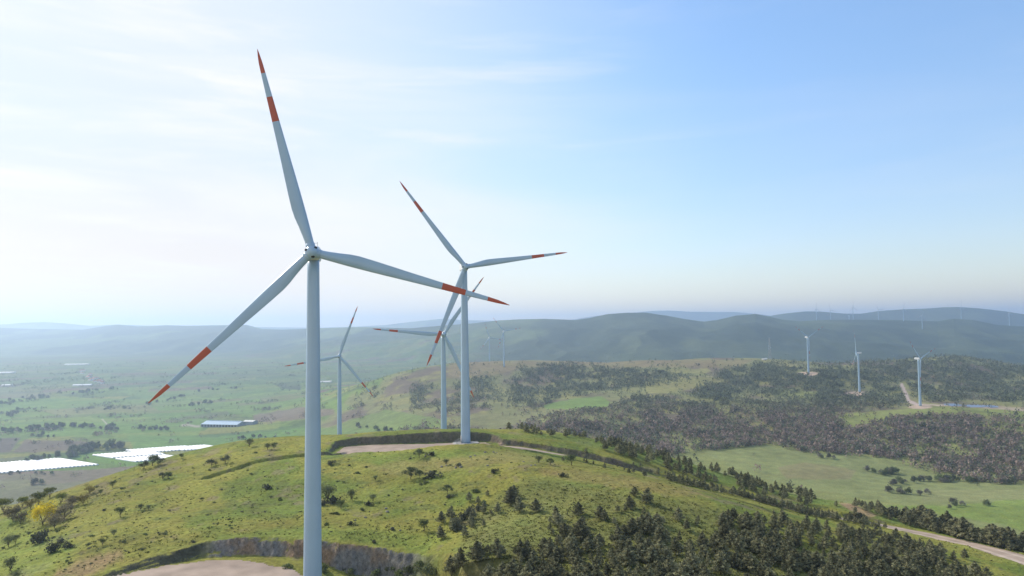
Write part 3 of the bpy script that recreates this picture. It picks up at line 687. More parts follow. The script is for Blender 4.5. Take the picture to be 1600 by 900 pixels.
# foundation, steps and door of the whole turbine
tb = t2.location.copy()
mb = MB(); mb.rings([[(r * math.cos(a), r * math.sin(a), z) for a in np.linspace(0, 2 * math.pi, 36, endpoint=False)] for r, z in ((5.6, -.6), (5.6, .42), (5.3, .5))])
fo = link('foundation', mb.mesh('foundation', [M_conc]), t2)
tower2 = [c for c in t2.children if c.name.startswith('tower')][0]
mb = MB(); mb.box(-.45, .45, -2.12, -1.98, 1.5, 3.6)
dr = link('door', mb.mesh('door', [mat('door_grey', (.45, .47, .48), .5)]), tower2); dr.rotation_euler = (0, 0, math.radians(-75))
mb = MB()
for k in range(7): mb.box(-.5, .5, -3.0 - k * .38, -2.7 - k * .38, 1.25 - k * .2, 1.31 - k * .2)
mb.box(-.6, .6, -3.0, -2.05, 1.3, 1.38)
for x in (-.55, .55):
    mb.tube([(x, -2.1, 2.3), (x, -3.0, 2.3), (x, -5.4, 1.1)], .04, 6); mb.tube([(x, -2.1, 1.3), (x, -3.0, 1.3), (x, -5.4, .02)], .05, 6)
    for yy, z0 in ((-2.2, .4), (-3.0, .4), (-4.2, .3), (-5.3, 0)): mb.tube([(x, yy, z0), (x, yy, 2.3 if yy > -3.1 else 2.3 + (yy + 3) * .5)], .035, 6)
st = link('stairs', mb.mesh('stairs', [M_steel]), t2); st.rotation_euler = (0, 0, math.radians(-75))

# ------------------------------------------------------------------ vegetation
def quads(P_, size, nrm=None, elong=1.0, upbias=0):
    """leaf quads of random attitude round the points P_"""
    n = len(P_); a = rng.normal(size=(n, 3)); 
    if upbias: a = a + np.array([0, 0, upbias])
    a /= np.linalg.norm(a, axis=1)[:, None]; b_ = np.cross(a, rng.normal(size=(n, 3))); b_ /= np.linalg.norm(b_, axis=1)[:, None]
    s = (size * (.6 + .8 * rng.random(n)))[:, None]
    V_ = np.stack([P_ + a * s * elong, P_ + b_ * s * .5, P_ - a * s * elong, P_ - b_ * s * .5], 1).reshape(-1, 3)
    return V_, np.arange(4 * n).reshape(-1, 4)
def leafmesh(name, P_, size, colr, elong=1.0, upbias=0):
    V_, f = quads(P_, size, elong=elong, upbias=upbias); return mesh_np(name, V_, f, [M_leaf], np.repeat(colr, 4, 0))
def jitter(base, n, s): 
    c = np.array(base)[None] * (1 + s * rng.normal(size=(n, 1))); c = c * (1 + .08 * rng.normal(size=(n, 3))); return np.clip(c, .005, 1)
def pine_parts(seed, H=6.0, wdt=1.0, thin=0):
    r = np.random.default_rng(seed); pts = []; cl = []
    nw = 15; mbt = MB(); lean = r.normal(size=2) * .04
    mbt.tube([(lean[0] * z, lean[1] * z, z) for z in (-.4, H * .3, H * .65, H * .97)], [.14, .11, .07, .02], 6)
    for i in range(nw):
        z = H * (.10 + .87 * (i / (nw - 1)) ** .95); rad = wdt * H * .36 * (1 - (i / (nw - 1)) ** 1.25) ** .8 + .12
        nb = max(3, int(7 - 4 * i / nw)); o = r.random() * 6.28
        for k in range(nb):
            a = o + 6.28 * k / nb + r.normal() * .3; rr = rad * (.55 + .6 * r.random()); 
            if r.random() < .12: continue
            tip = np.array([math.cos(a) * rr, math.sin(a) * rr, z + rr * (.28 + .25 * r.random())]) + np.array([lean[0] * z, lean[1] * z, 0])
            root_ = np.array([lean[0] * z, lean[1] * z, z])
            if i < nw - 3: mbt.tube([root_, root_ * .3 + tip * .7], [.035, .015], 3)
            m = int(16 + 20 * rr)
            tt = .25 + .75 * r.random(m) ** .7
            p = root_ + (tip - root_) * tt[:, None] + r.normal(size=(m, 3)) * (.10 + .13 * rr * (1.1 - tt))[:, None] * np.array([1, 1, .75])
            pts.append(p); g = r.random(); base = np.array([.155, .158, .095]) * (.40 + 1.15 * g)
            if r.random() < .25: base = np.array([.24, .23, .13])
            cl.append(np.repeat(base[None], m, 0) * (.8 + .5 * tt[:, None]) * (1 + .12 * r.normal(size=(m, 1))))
    m = 26; zt = H * (.86 + .17 * r.random(m)); pts.append(np.stack([r.normal(size=m) * .09 + lean[0] * zt, r.normal(size=m) * .09 + lean[1] * zt, zt], 1)); cl.append(np.repeat([[.11, .11, .065]], m, 0))
    P_ = np.concatenate(pts); K = np.clip(np.concatenate(cl), .01, 1)
    return mbt.mesh('trunk', [M_bark]), leafmesh('crown', P_, np.full(len(P_), .17), K, 1.25, .5)
def broad_parts(seed, H=4.0, spread=1.0, base=(.09, .12, .045), dens=1.0, flat=.6, stem=.35, leaf=.13):
    r = np.random.default_rng(seed); mbt = MB(); pts = []; cl = []
    nL = 7 + int(4 * r.random()); tz = H * stem
    mbt.tube([(0, 0, -.4), (.05, 0, tz * .5), (.1 * r.normal(), .1 * r.normal(), tz)], [.16 * H / 4, .12 * H / 4, .09 * H / 4], 6)
    R0 = H * .48 * spread
    for k in range(nL):
        a = 6.28 * k / nL + r.normal() * .4; rr = R0 * (.15 + .75 * r.random()); zc = H * (stem + .12) + (H * (1 - stem) * .8) * (1 - (rr / R0) ** 2 * .55) * (.45 + .55 * r.random())
        c = np.array([math.cos(a) * rr, math.sin(a) * rr, zc]); cr_ = H * (.13 + .12 * r.random())
        mbt.tube([(0, 0, tz * .85), tuple(c * .55 + np.array([0, 0, tz * .35])), tuple(c)], [.06 * H / 4, .04 * H / 4, .015], 4)
        for q in range(4):
            cc = c + r.normal(size=3) * cr_ * .6 * np.array([1, 1, flat]); m = int(38 * dens)
            d = r.normal(size=(m, 3)); d /= np.linalg.norm(d, axis=1)[:, None]; rad = cr_ * (.55 + .45 * r.random(m) ** .5)
            pts.append(cc + d * rad[:, None] * np.array([1, 1, flat])); g = .75 + .5 * r.random()
            cl.append(np.repeat(np.array(base)[None] * g, m, 0) * (1 + .15 * r.normal(size=(m, 1))))
    P_ = np.concatenate(pts); K = np.clip(np.concatenate(cl), .01, 1)
    return mbt.mesh('trunk', [M_bark]), leafmesh('crown', P_, np.full(len(P_), leaf * H / 4), K, 1.1)
def bush_mesh(seed, H=1.2, base=(.125, .14, .07), n=320):
    r = np.random.default_rng(seed); pts = []; cl = []
    for k in range(7):
        c = np.array([r.normal() * H * .55, r.normal() * H * .45, H * (.25 + .35 * r.random())]); m = n // 7
        d = r.normal(size=(m, 3)); d /= np.linalg.norm(d, axis=1)[:, None]; p = c + d * (H * .42 * (.4 + .6 * r.random(m)))[:, None]; p[:, 2] = np.maximum(p[:, 2], -.05)
        pts.append(p); cl.append(np.repeat(np.array(base)[None] * (.7 + .6 * r.random()), m, 0))
    return leafmesh('bush', np.concatenate(pts), np.full(m * 7, .14 * H), np.clip(np.concatenate(cl), .01, 1))
PINES = [pine_parts(s, 6, w) for s, w in ((1, 1), (2, 1.2), (3, .85), (4, 1.05), (5, 1.35), (6, .95))]
BROAD = [broad_parts(11, 4, 1.05, (.10, .125, .055), 1.7, .75, .26), broad_parts(12, 4, .95, (.11, .12, .075), 1.7, .8, .24), broad_parts(13, 4, 1.35, (.10, .12, .06), 1.6, .55, .34), broad_parts(14, 4, .9, (.15, .17, .085), 1.1, .8, .2)]
YELLOW = broad_parts(21, 4, 1.05, (.66, .54, .045), 2.4, .95, .12)
OLIVE = [broad_parts(22, 4, 1.2, (.20, .22, .06), 2.0, .8, .1), broad_parts(23, 4, 1.3, (.19, .165, .10), 1.8, .8, .1), broad_parts(24, 4, 1.2, (.26, .22, .07), 1.8, .8, .1)]
BUSH = [bush_mesh(31), bush_mesh(32, 1.2, (.10, .105, .07)), bush_mesh(33, 1.2, (.14, .165, .07)), bush_mesh(34, 1.2, (.15, .15, .11), 160)]
def put_tree(name, parts, x, y, z, s, label, cat, group, sz=None):
    root = bpy.data.objects.new(name, None); C.objects.link(root); root.location = (x, y, z - .05); root.rotation_euler = (0, 0, rng.random() * 6.28)
    root.scale = (s, s, (sz or s)); tag(root, label, cat, group)
    link('trunk', parts[0], root); link('crown', parts[1], root); return root
def put_one(name, me, x, y, z, s, label, cat, group, sz=None):
    o = link(name, me); o.location = (x, y, z - .05); o.rotation_euler = (0, 0, rng.random() * 6.28); o.scale = (s, s, sz or s); return tag(o, label, cat, group)

# --- pines of the near hill
regions = [ # polygon of bases, number, min/max height (m), label
 ([(690,905),(705,885),(740,868),(790,850),(850,852),(900,838),(950,828),(1010,826),(1060,842),(1110,856),(1160,850),(1250,855),(1330,878),(1440,910),(1250,935),(690,935)], 270, 1.8, 4.6, 'dark pine in the dense plantation on the slope below the grassy knoll'),
 ([(1130,806),(1250,820),(1330,832),(1400,840),(1470,860),(1530,882),(1545,912),(1330,912),(1200,880),(1120,842)], 270, 1.8, 4.4, 'dark pine on the right flank of the knoll, between the bare spur and the road'),
 ([(850,800),(960,792),(1100,815),(1100,838),(950,820),(860,838)], 26, 1.6, 3.6, 'scattered young pine on the lower open face of the knoll'),
 ([(690,800),(790,760),(815,765),(830,800),(760,830),(700,850),(660,820)], 22, 1.4, 3.4, 'dark pine at the upper left end of the plantation, beside the stony bushes'),
 ([(750,671),(830,671),(940,684),(1000,700),(985,706),(900,686),(800,676)], 40, 2.0, 3.8, 'dark pine in the row on the hilltop skyline right of the gravel pad'),
 ([(1290,778),(1400,798),(1500,822),(1600,842),(1620,868),(1590,864),(1480,838),(1380,812),(1300,786)], 60, 2.6, 5.0, 'bushy dark tree in the belt between the pale road and the bright fields'),
 ([(1400,798),(1480,812),(1620,838),(1620,866),(1560,856),(1450,828)], 110, 4.0, 7.5, 'tall bushy tree of the dense belt beyond the pale road, at the right edge'),
 ([(870,700),(960,715),(1120,760),(1120,772),(960,735),(880,722)], 20, 1.2, 2.2, 'small pine on the grass between the knoll and the road cutting'),
]
strips = [ # along the sunken road: from and to (m of its length), offset range from its middle (m), number, heights, label
 (75, 160, -12.0, -4.8, 130, 1.6, 3.6, 'low bushy pine on the near bank just below the sunken road'),
 (60, 150, 4.4, 7.0, 45, .8, 1.8, 'low bush pine rooted in the far side of the road cutting'),
 (48, 180, 15.0, 46.0, 170, 2.2, 4.6, 'dark pine on the far side of the sunken road, along the hill crest'),
]
cand = []
for poly, n, h0, h1, lab in regions:
    P_ = np.array(poly); k = 0; xs = []; 
    lo = P_.min(0); hi = P_.max(0); q = rng.random((n * 30, 2)) * (hi - lo) + lo; q = q[inpoly(q[:, 0], q[:, 1], poly)]
    w = .25 + sstep(.38, .6, fbm(q[:, 0] / 38, q[:, 1] / 24, 3)); q = q[rng.random(len(q)) < w][:n * 4]
    x, y, z = hit(q[:, 0], q[:, 1], 125)
    # thin by distance so that trees keep their spacing on the ground
    keep = []
    for i in range(len(x)):
        if y[i] > 420: continue
        if abs(segdist(x[i:i+1], y[i:i+1], np.array(ROAD)[:, :2])[0][0]) < 5: continue
        if all((x[i] - x[j]) ** 2 + (y[i] - y[j]) ** 2 > (1.7 if h1 > 3 else 1.2) ** 2 for j in keep): keep.append(i)
        if len(keep) >= n: break
    for i in keep: cand.append((x[i], y[i], z[i], h0 + (h1 - h0) * rng.random() ** 1.3, lab, q[i, 0], q[i, 1]))
RL_ = np.array(ROAD)[:, :2]; rs_ = np.concatenate([[0], np.cumsum(np.linalg.norm(np.diff(RL_, axis=0), axis=1))])
for s0, s1, o0, o1, n, h0, h1, lab in strips:
    keep = []
    for _ in range(n * 6):
        t_ = s0 + (s1 - s0) * rng.random(); o_ = o0 + (o1 - o0) * rng.random()
        if rng.random() > .2 + sstep(.38, .6, fbm(np.array([t_ / 14.]), np.array([o_ / 10. + 40]), 3))[0] * 1.2: continue
        p0 = np.array([np.interp(t_, rs_, RL_[:, 0]), np.interp(t_, rs_, RL_[:, 1])]); p1 = np.array([np.interp(t_ + 1, rs_, RL_[:, 0]), np.interp(t_ + 1, rs_, RL_[:, 1])])
        d = p1 - p0; d /= np.linalg.norm(d); p = p0 + np.array([-d[1], d[0]]) * o_
        if abs(segdist(p[:1], p[1:], RL_)[0][0]) < 4.2: continue
        if all((p[0] - k[0]) ** 2 + (p[1] - k[1]) ** 2 > 1.2 ** 2 for k in keep): keep.append(p)
        if len(keep) >= n: break
    for p in keep:
        z = float(ground(p[:1], p[1:])[0]); qx, qy = proj(p[0], p[1], z); h = h0 + (h1 - h0) * rng.random() ** 1.3
        if qx < 1620: cand.append((p[0], p[1], z, h, lab, float(qx), float(qy)))
hand = [(797,790,5.2),(803,778,3.8),(812,800,4.2),(838,800,3.6),(1010,786,4.2),(985,795,3.6),(1060,812,3.2),(976,700,0),(1022,705,0),(1336,806,3.6),(1412,818,2.2),(992,775,2.6)]
for px, py, h in hand:
    if not h: continue
    x, y, z = hit(px, py, 125); cand.append((x[0], y[0], z[0], h, None, px, py))
score = [c[3] / c[1] for c in cand]; order = np.argsort(-np.array(score))
hl = {(797,790): 'tall dark pine alone at the upper tip of the plantation, left of the knoll', (803,778): 'dark pine directly behind the tall one at the upper tip of the plantation',
      (812,800): 'pine just right and below the tall pine at the plantation tip', (838,800): 'wind-bent pine on the knoll flank, casting a shadow down the dip',
      (1010,786): 'lone pine on the open face of the knoll with a long shadow to its right', (985,795): 'lone pine just left of the one with the long shadow on the knoll face',
      (1060,812): 'round topped small pine on the lower right of the open knoll face', (1336,806): 'dark conical pine standing by the sandy bank above the road',
      (1412,818): 'small bush at the far edge of the pale road', (992,775): 'smallest lone pine high on the open face of the knoll'}
rest = []
for rank, i in enumerate(order):
    x, y, z, h, lab, px, py = cand[i]
    if lab is None: lab = hl[(px, py)]; grp = None
    elif rank >= 300: rest.append((x, y, z, h)); continue
    else: grp = lab.split(',')[0].replace('dark pine', 'pines').replace('small pine', 'small pines').replace('low bushy pine', 'low pines').replace('bushy dark tree', 'bushy trees')
    s = h / 6
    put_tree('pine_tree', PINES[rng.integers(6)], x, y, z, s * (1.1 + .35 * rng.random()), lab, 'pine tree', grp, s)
def merge(name, src, items, scale_h, label, cat):
    Vs = []; Fs = []; Cs = []; off = 0; data = []
    for me in src:
        n = len(me.vertices); v_ = np.empty(n * 3, np.float32); me.vertices.foreach_get('co', v_); f_ = np.empty(len(me.loops), np.int32); me.loops.foreach_get('vertex_index', f_)
        c_ = np.empty(n * 4, np.float32); me.color_attributes['tint'].data.foreach_get('color', c_); data.append((v_.reshape(-1, 3), f_.reshape(-1, 4), c_.reshape(-1, 4)[:, :3]))
    for x, y, z, h in items:
        v_, f_, c_ = data[rng.integers(len(data))]; a = rng.random() * 6.28; ca, sa = math.cos(a), math.sin(a); s = h / scale_h
        w = v_ * s; Vs.append(np.stack([w[:, 0] * ca - w[:, 1] * sa + x, w[:, 0] * sa + w[:, 1] * ca + y, w[:, 2] + z], 1)); Fs.append(f_ + off); Cs.append(c_ * (.75 + .5 * rng.random())); off += len(v_)
    me = mesh_np(name, np.concatenate(Vs), np.concatenate(Fs), [M_leaf], np.concatenate(Cs)); return tag(link(name, me), label, cat, kind='stuff')
if rest: merge('pine_thicket', [p[1] for p in PINES], rest, 6, 'remaining young dark pines filling the plantation and road banks on the near hill', 'pine trees')

# --- small broadleaf trees and bushes on the open grass, each where the photo shows it
def one(px, py): 
    x, y, z = hit(px, py, 125); return x[0], y[0], z[0]
SM = [ # px, py of the foot, height in picture pixels, kind, label
 (188,808,13,0,'small round thorn tree alone on the left grass slope with an oval shadow'),
 (254,749,10,1,'left crown of the low pair of grey green trees with one joined shadow'),(263,748,9,0,'right crown of the low pair of grey green trees with one joined shadow'),
 (331,729,11,1,'small round tree just above the left end of the dark terrace bank'),(352,724,12,1,'small round tree with a dark shadow on the terrace bank, right of its neighbour'),
 (283,717,7,0,'tiny tree on the hill shoulder in front of the white tunnels'),(390,698,11,3,'yellow green topped tree on the hill crest left of the nearest tower'),
 (642,749,16,2,'wide flat topped tree in the middle of the meadow, with an oval shadow beneath'),(656,747,10,2,'small thin tree touching the wide flat topped one on its right'),
 (655,716,12,2,'leaning small tree on the meadow below the gravel pad'),(512,785,22,3,'yellow green tree just right of the nearest tower'),
 (533,795,12,0,'small tree leaning at the lower right of the yellow green one'),(550,782,14,3,'thin pale tree right of the yellow green one by the nearest tower'),
 (583,785,11,3,'thin bare looking tree on the meadow slope above the rock cutting'),(699,772,12,2,'little umbrella shaped tree on the meadow with low bushes at its foot'),
 (663,830,15,0,'dark small tree at the edge of the meadow by the pine plantation'),(697,727,8,3,'tiny sparse tree near the dark stones behind the knoll'),
 (587,751,7,3,'tiny twiggy tree on the pale rise of the meadow'),(176,762,9,0,'small tree on the left crest, casting a short shadow'),
 (157,773,7,0,'smaller tree below the crest tree on the left slope'),(225,733,12,1,'dark crown in the cluster on the left hill shoulder'),(238,728,14,0,'tallest crown in the cluster on the left hill shoulder'),(247,727,13,1,'right crown in the cluster on the left hill shoulder'),
 (418,703,9,3,'spreading low tree on the hill crest left of the nearest tower'),(428,702,9,0,'right half of the spreading low trees on the hill crest'),
 (860,727,9,2,'left small tree on the skyline of the knoll'),(893,727,14,0,'rounded dark tree on the skyline of the knoll'),(842,724,10,3,'narrow small tree on the back of the knoll'),
 (220,797,8,3,'pale grey shrub tree on the left grass slope, left of a pair'),(232,797,7,3,'pale grey shrub tree on the left grass slope, right of a pair'),
 (13,855,15,3,'grey twiggy tree near the left edge of the picture'),(24,850,12,3,'second grey twiggy tree near the left edge'),(17,893,18,3,'pale twiggy tree in the bottom left corner'),
 (25,908,12,3,'small twiggy bush tree at the very bottom left'),(178,838,9,3,'whitish sparse shrub tree midway down the left slope'),(160,852,9,0,'small green tree above the brown patch of the left slope'),
]
for px, py, hp, k, lab in SM:
    x, y, z = one(px, py); h = hp * y / F * 1.12
    put_tree('broadleaf_tree', BROAD[k], x, y, z, h / 4 * 1.05, lab, 'tree', None, h / 4)
for px, py, hp, me, lab in [(67,820,27,YELLOW,'bright yellow round tree at the foot of the left slope'),(85,825,20,OLIVE[1],'brownish tree close behind the yellow one on its right'),(100,812,22,OLIVE[1],'brownish rounded tree right of the bright yellow one'),
    (60,790,18,OLIVE[0],'green tree up the slope behind the bright yellow one'),(78,778,14,OLIVE[0],'small green tree at the top of the left copse'),(35,793,14,OLIVE[0],'green tree in the left copse, half way to the edge'),(48,795,14,OLIVE[2],'olive tree in the middle of the left copse'),
    (20,815,22,OLIVE[1],'brown grey tree low in the left copse'),(32,818,16,OLIVE[1],'dull brown tree left of the bright yellow one'),(112,792,16,OLIVE[1],'brown twiggy tree at the upper right of the left copse'),(130,788,14,OLIVE[2],'olive bush tree ending the copse on the right'),
    (5,800,18,OLIVE[0],'green tree of the copse cut by the left edge'),(140,772,12,OLIVE[2],'yellowish scrub tree above the copse on the left crest'),(95,788,15,OLIVE[0],'grey green tree behind the copse, on its skyline')]:
    x, y, z = one(px, py); h = hp * y / F * 1.1
    put_tree('broadleaf_tree', me, x, y, z, h / 4, lab, 'tree', None, h / 4)
for px, py, hp, k, lab in [(64,847,15,1,'large very dark round bush below the bright yellow tree'),(87,862,12,1,'grey round bush on the lower left slope'),(676,747,10,1,'dark flat bush right of the wide flat topped tree'),
    (520,786,10,1,'dark bush at the foot of the yellow green tree by the nearest tower'),(507,790,7,1,'small dark bush left of the one under the yellow green tree'),(518,726,6,1,'small dark bush right of the nearest tower, high on the meadow'),(576,790,6,1,'low dark bush on the meadow midway to the plantation'),
    (717,729,5,1,'dark flat bush on the pale rise behind the knoll'),(773,739,6,1,'small upright bush on the rounded top of the knoll'),(745,770,6,2,'little green bush on the meadow beside the knoll'),(418,764,7,1,'small dark bush just left of the nearest tower'),
    (109,856,6,1,'small dark bush between the two round ones, left slope'),(100,848,9,3,'grey bush right of the very dark round one'),(673,712,6,1,'left dark bush of three beneath the gravel pad'),(266,743,4,1,'low bush at the right edge of the paired trees'),
    (702,778,5,1,'low bushes under the little umbrella tree'),(713,826,13,1,'dark clump at the near end of the stony bush line'),(721,812,10,1,'dark clump second along the stony bush line'),(732,806,10,1,'dark clump third along the stony bush line'),(747,797,8,1,'dark clump fourth along the stony bush line'),(757,789,7,2,'greenish clump at the far end of the stony bush line'),
    (880,745,6,1,'dark bush on the crown of the knoll'),(549,820,5,1,'small dark bush above the rock cutting'),(614,828,4,1,'low bush near the lip of the rock cutting'),(585,848,4,1,'tiny bush hanging over the rock cutting lip'),(163,798,3,1,'tiny dark bush left of the pair of pale shrubs'),
    (1395,806,13,1,'rounded bush beside the fields beyond the road'),(1345,812,9,1,'low bush at the foot of the conical pine by the road')]:
    x, y, z = one(px, py); h = hp * y / F
    put_one('bush', BUSH[k], x, y, z, h / 1.05 * 1.15, lab, 'bush', None, h / 1.0)
qs = np.stack([rng.random(900) * 1000, 690 + rng.random(900) * 205], 1); qs = qs[inpoly(qs[:, 0], qs[:, 1], [(0,840),(110,770),(200,740),(330,705),(470,692),(560,712),(850,712),(760,735),(700,790),(640,835),(500,832),(340,838),(200,875),(120,900),(0,900)])]
qs = qs[rng.random(len(qs)) < .2 + .8 * sstep(.45, .62, fbm(qs[:, 0] / 60, qs[:, 1] / 30, 3)) + .5 * (qs[:, 0] < 220)][:130]
xs_, ys_, zs_ = hit(qs[:, 0], qs[:, 1], 125)
for i in range(len(qs)):
    k = rng.choice([0, 2, 2, 3]); h = .35 + .6 * rng.random() ** 2
    put_one('bush', BUSH[k], xs_[i], ys_[i], zs_[i], h, 'low grey green shrub dotted over the open grass of the near hill', 'bush', 'low shrubs over the open grass', h * .8)
for px, py, hp, k, lab in [(505,893,9,2,'green shrub growing on the rock cutting just right of the nearest tower'),(545,897,10,0,'shrub at the foot of the rock cutting, nearest the orange streak'),(592,898,9,2,'small green shrub at the foot of the rock cutting'),(612,889,7,0,'shrub clinging half way up the right part of the rock cutting'),
    (640,893,12,0,'dark shrub below the right end of the rock cutting'),(655,884,9,2,'green shrub at the right end of the rock cutting'),(672,893,13,0,'dark shrub between the rock cutting and the pines'),(625,902,12,2,'green shrub cut by the bottom edge below the rock cutting'),(452,888,7,2,'low green shrub on the verge left of the nearest tower')]:
    x, y, z = one(px, py); h = hp * y / F
    put_one('bush', BUSH[k], x, y, z, h, lab, 'bush', None, h)
# stones
def stone(seed):
    r = np.random.default_rng(seed); mb = MB(); n = 9; R_ = []
    for zz, k in ((-.3, .9), (.1, 1.05), (.45, .85), (.7, .4)):
        R_.append([(k * (.6 + .25 * r.random()) * math.cos(6.28 * j / n), k * (.45 + .2 * r.random()) * math.sin(6.28 * j / n), zz * (.8 + .3 * r.random()) * .7) for j in range(n)])
    mb.rings(R_); return mb.mesh('boulder', [M_rockm])
ST = [stone(s) for s in (1, 2, 3)]
for px, py, s in [(603,795,.7),(605,800,.8),(571,809,.6),(555,813,.5),(613,826,.8),(625,829,.5),(690,730,.9),(697,728,.6),(712,731,.8),(720,730,1.0),(762,728,.7),(830,728,.7),(836,727,.5),(665,713,.8),(670,711,.7),(758,707,.9),(771,707,.8),(681,742,.6),(776,708,.5),(735,714,.7),(742,712,.6),(818,722,.6)]:
    x, y, z = one(px, py); put_one('boulder', ST[rng.integers(3)], x, y, z + .1, s, 'small dark grey stone lying in the short grass of the meadow', 'stone', 'stones scattered in the meadow')
# grass tussocks and weeds over the near hill
q = np.stack([rng.random(60000) * 1700 - 50, 672 + rng.random(60000) ** .8 * 232], 1)
x, y, z = hit(q[:, 0], q[:, 1], 125)
dn = fbm(x / 14, y / 14, 4); knoll = inpoly(q[:, 0], q[:, 1], [(830,745),(960,762),(1100,790),(1300,870),(1300,905),(700,905),(740,800)])
ok = (y < 350) & (rng.random(len(x)) < np.where(knoll, .75, .12 + .32 * sstep(.5, .72, dn))) & (flatmask(x, y) > 0) & ~inpoly(x, y, PAD1)
d1_, _ = segdist(x, y, PAD1, True); ok &= d1_ > 5
x, y, z = x[ok], y[ok], z[ok]; n = min(len(x), 26000); x, y, z = x[:n], y[:n], z[:n]
m = 4; cx = np.repeat(x, m) + rng.normal(size=n * m) * .22; cyy = np.repeat(y, m) + rng.normal(size=n * m) * .22
hs_ = np.repeat(.08 + .20 * rng.random(n) ** 2.2, m); Pp = np.stack([cx, cyy, np.repeat(z, m) + hs_ * .5], 1)
tc_ = np.repeat(np.where((rng.random(n) < .75)[:, None], np.array([[.15, .165, .045]]), np.array([[.10, .10, .05]])) * (.7 + .6 * rng.random((n, 1))), m, 0)
V_, f_ = quads(Pp, hs_ * 1.0, elong=1.0)
me = mesh_np('grass_tussocks', V_, f_, [M_leaf], np.repeat(tc_, 4, 0)); tag(link('grass_tussocks', me), 'tufts of rough grass and weeds all over the near hill', 'grass', kind='stuff')

# --- woods of the middle hills: far too many to count, one object
def crown_lo(seed, conic):
    r = np.random.default_rng(seed); pts = []
    m = 16
    zz = r.random(m); 
    rad = (.42 * (1 - zz) + .06 if conic else .5 * np.sqrt(np.clip(1 - (zz * 2 - 1) ** 2, .05, 1)))
    a = r.random(m) * 6.28; k = .6 + .4 * r.random(m)
    return np.stack([np.cos(a) * rad * k, np.sin(a) * rad * k, .12 + .88 * zz], 1)
zones = [([(815,572),(900,568),(960,575),(1060,580),(1080,592),(1040,600),(960,612),(900,622),(830,640),(790,640),(800,600)], .9),
 ([(760,690),(830,655),(900,640),(960,632),(1000,620),(1100,632),(1200,636),(1300,650),(1420,645),(1480,650),(1620,655),(1620,690),(1530,694),(1400,708),(1350,712),(1250,707),(1150,701),(1100,705),(1000,720),(900,700)], 1.0),
 ([(1130,580),(1200,566),(1300,570),(1420,595),(1420,628),(1380,640),(1280,650),(1150,640),(1080,620),(1100,600)], 1.0),
 ([(1300,565),(1400,562),(1480,555),(1620,575),(1620,633),(1450,629),(1425,600)], 1.0),
 ([(1340,700),(1530,680),(1620,676),(1620,756),(1500,750),(1400,727)], .8),
 ([(1380,745),(1440,740),(1600,745),(1600,765),(1400,762)], .22),
 ([(640,600),(760,590),(800,640),(640,650)], .28), ([(560,600),(640,590),(700,620),(640,650),(560,650)], .14), ([(640,664),(760,655),(790,680),(640,684)], .30)]
NC = 470000
q = np.stack([rng.random(NC) * 1640 - 10, 553 + rng.random(NC) * 240], 1)
pr = np.full(NC, .03)
for poly, w in zones:
    pr = np.where(inpoly(q[:, 0] + rng.normal(size=NC) * 6, q[:, 1] + rng.normal(size=NC) * 2.5, poly), np.maximum(pr, w), pr)
plainz = [([(-20,600),(200,596),(480,600),(500,640),(300,650),(-20,660)], .3), ([(-20,650),(480,640),(640,600),(640,680),(300,720),(-20,745)], .12), ([(-20,560),(480,560),(480,600),(-20,604)], .4), ([(-20,742),(240,728),(160,775),(-20,800)], .3)]
open_ = [([(1005,597),(1050,590),(1150,592),(1130,600),(1060,612),(1010,615)], .25), ([(1205,605),(1290,612),(1270,622),(1215,620)], .3), ([(1300,648),(1400,640),(1480,634),(1620,636),(1620,652),(1480,648),(1400,654),(1330,668)], .12),
 ([(1520,660),(1620,655),(1620,680),(1540,678)], .15), ([(848,634),(900,620),(945,617),(958,628),(950,640),(900,642),(850,644)], 0), ([(1090,707),(1200,695),(1260,708),(1380,718),(1500,752),(1620,762),(1620,900),(1100,900)], .0015),
 ([(1190,558),(1250,568),(1245,576),(1195,570)], .2), ([(800,645),(850,640),(900,641),(830,655),(800,668),(700,668),(720,650)], .05),([(1400,596),(1416,598),(1432,628),(1460,636),(1420,640)], .05),([(1247,581),(1278,581),(1282,587),(1242,587)],0),([(1322,611),(1358,611),(1360,618),(1320,618)],0),([(1410,628),(1600,628),(1620,645),(1400,642)],.03)]
for poly, w in open_: pr = np.where(inpoly(q[:, 0], q[:, 1], poly), np.minimum(pr, w), pr)
x, y, z = hit(q[:, 0], q[:, 1], 430)
hedge = np.abs(((-(x) * math.sin(.35) + y * math.cos(.35)) + (fbm(x / 500, y / 500, 3) - .5) * 260) % 170 - 85) < 5
for poly, w in plainz: pr = np.where(inpoly(q[:, 0], q[:, 1], poly), np.where(hedge & (fbm(x / 130, y / 130, 3) > .5), .5, np.where(fbm(x / 70 + 9, y / 110, 4, _tab2) > .645, .9, .004)) * w / .5, pr)
pr = np.where(inpoly(q[:, 0], q[:, 1], [(-20,728),(96,714),(160,724),(160,732),(-20,744)]) | inpoly(q[:, 0], q[:, 1], [(136,708),(345,694),(345,712),(215,726)]) | inpoly(q[:, 0], q[:, 1], [(300,655),(405,655),(405,672),(300,672)]), 0, pr)
gap = fbm(x / 55, y / 55, 4); pr = pr * np.where(pr > .5, np.clip(.25 + 1.6 * sstep(.36, .56, gap), 0, 1) * np.clip(.18 + sstep(.40, .56, fbm(x / 17, y / 24, 3, _tab2)), 0, 1), sstep(.35, .6, gap) * 1.5)
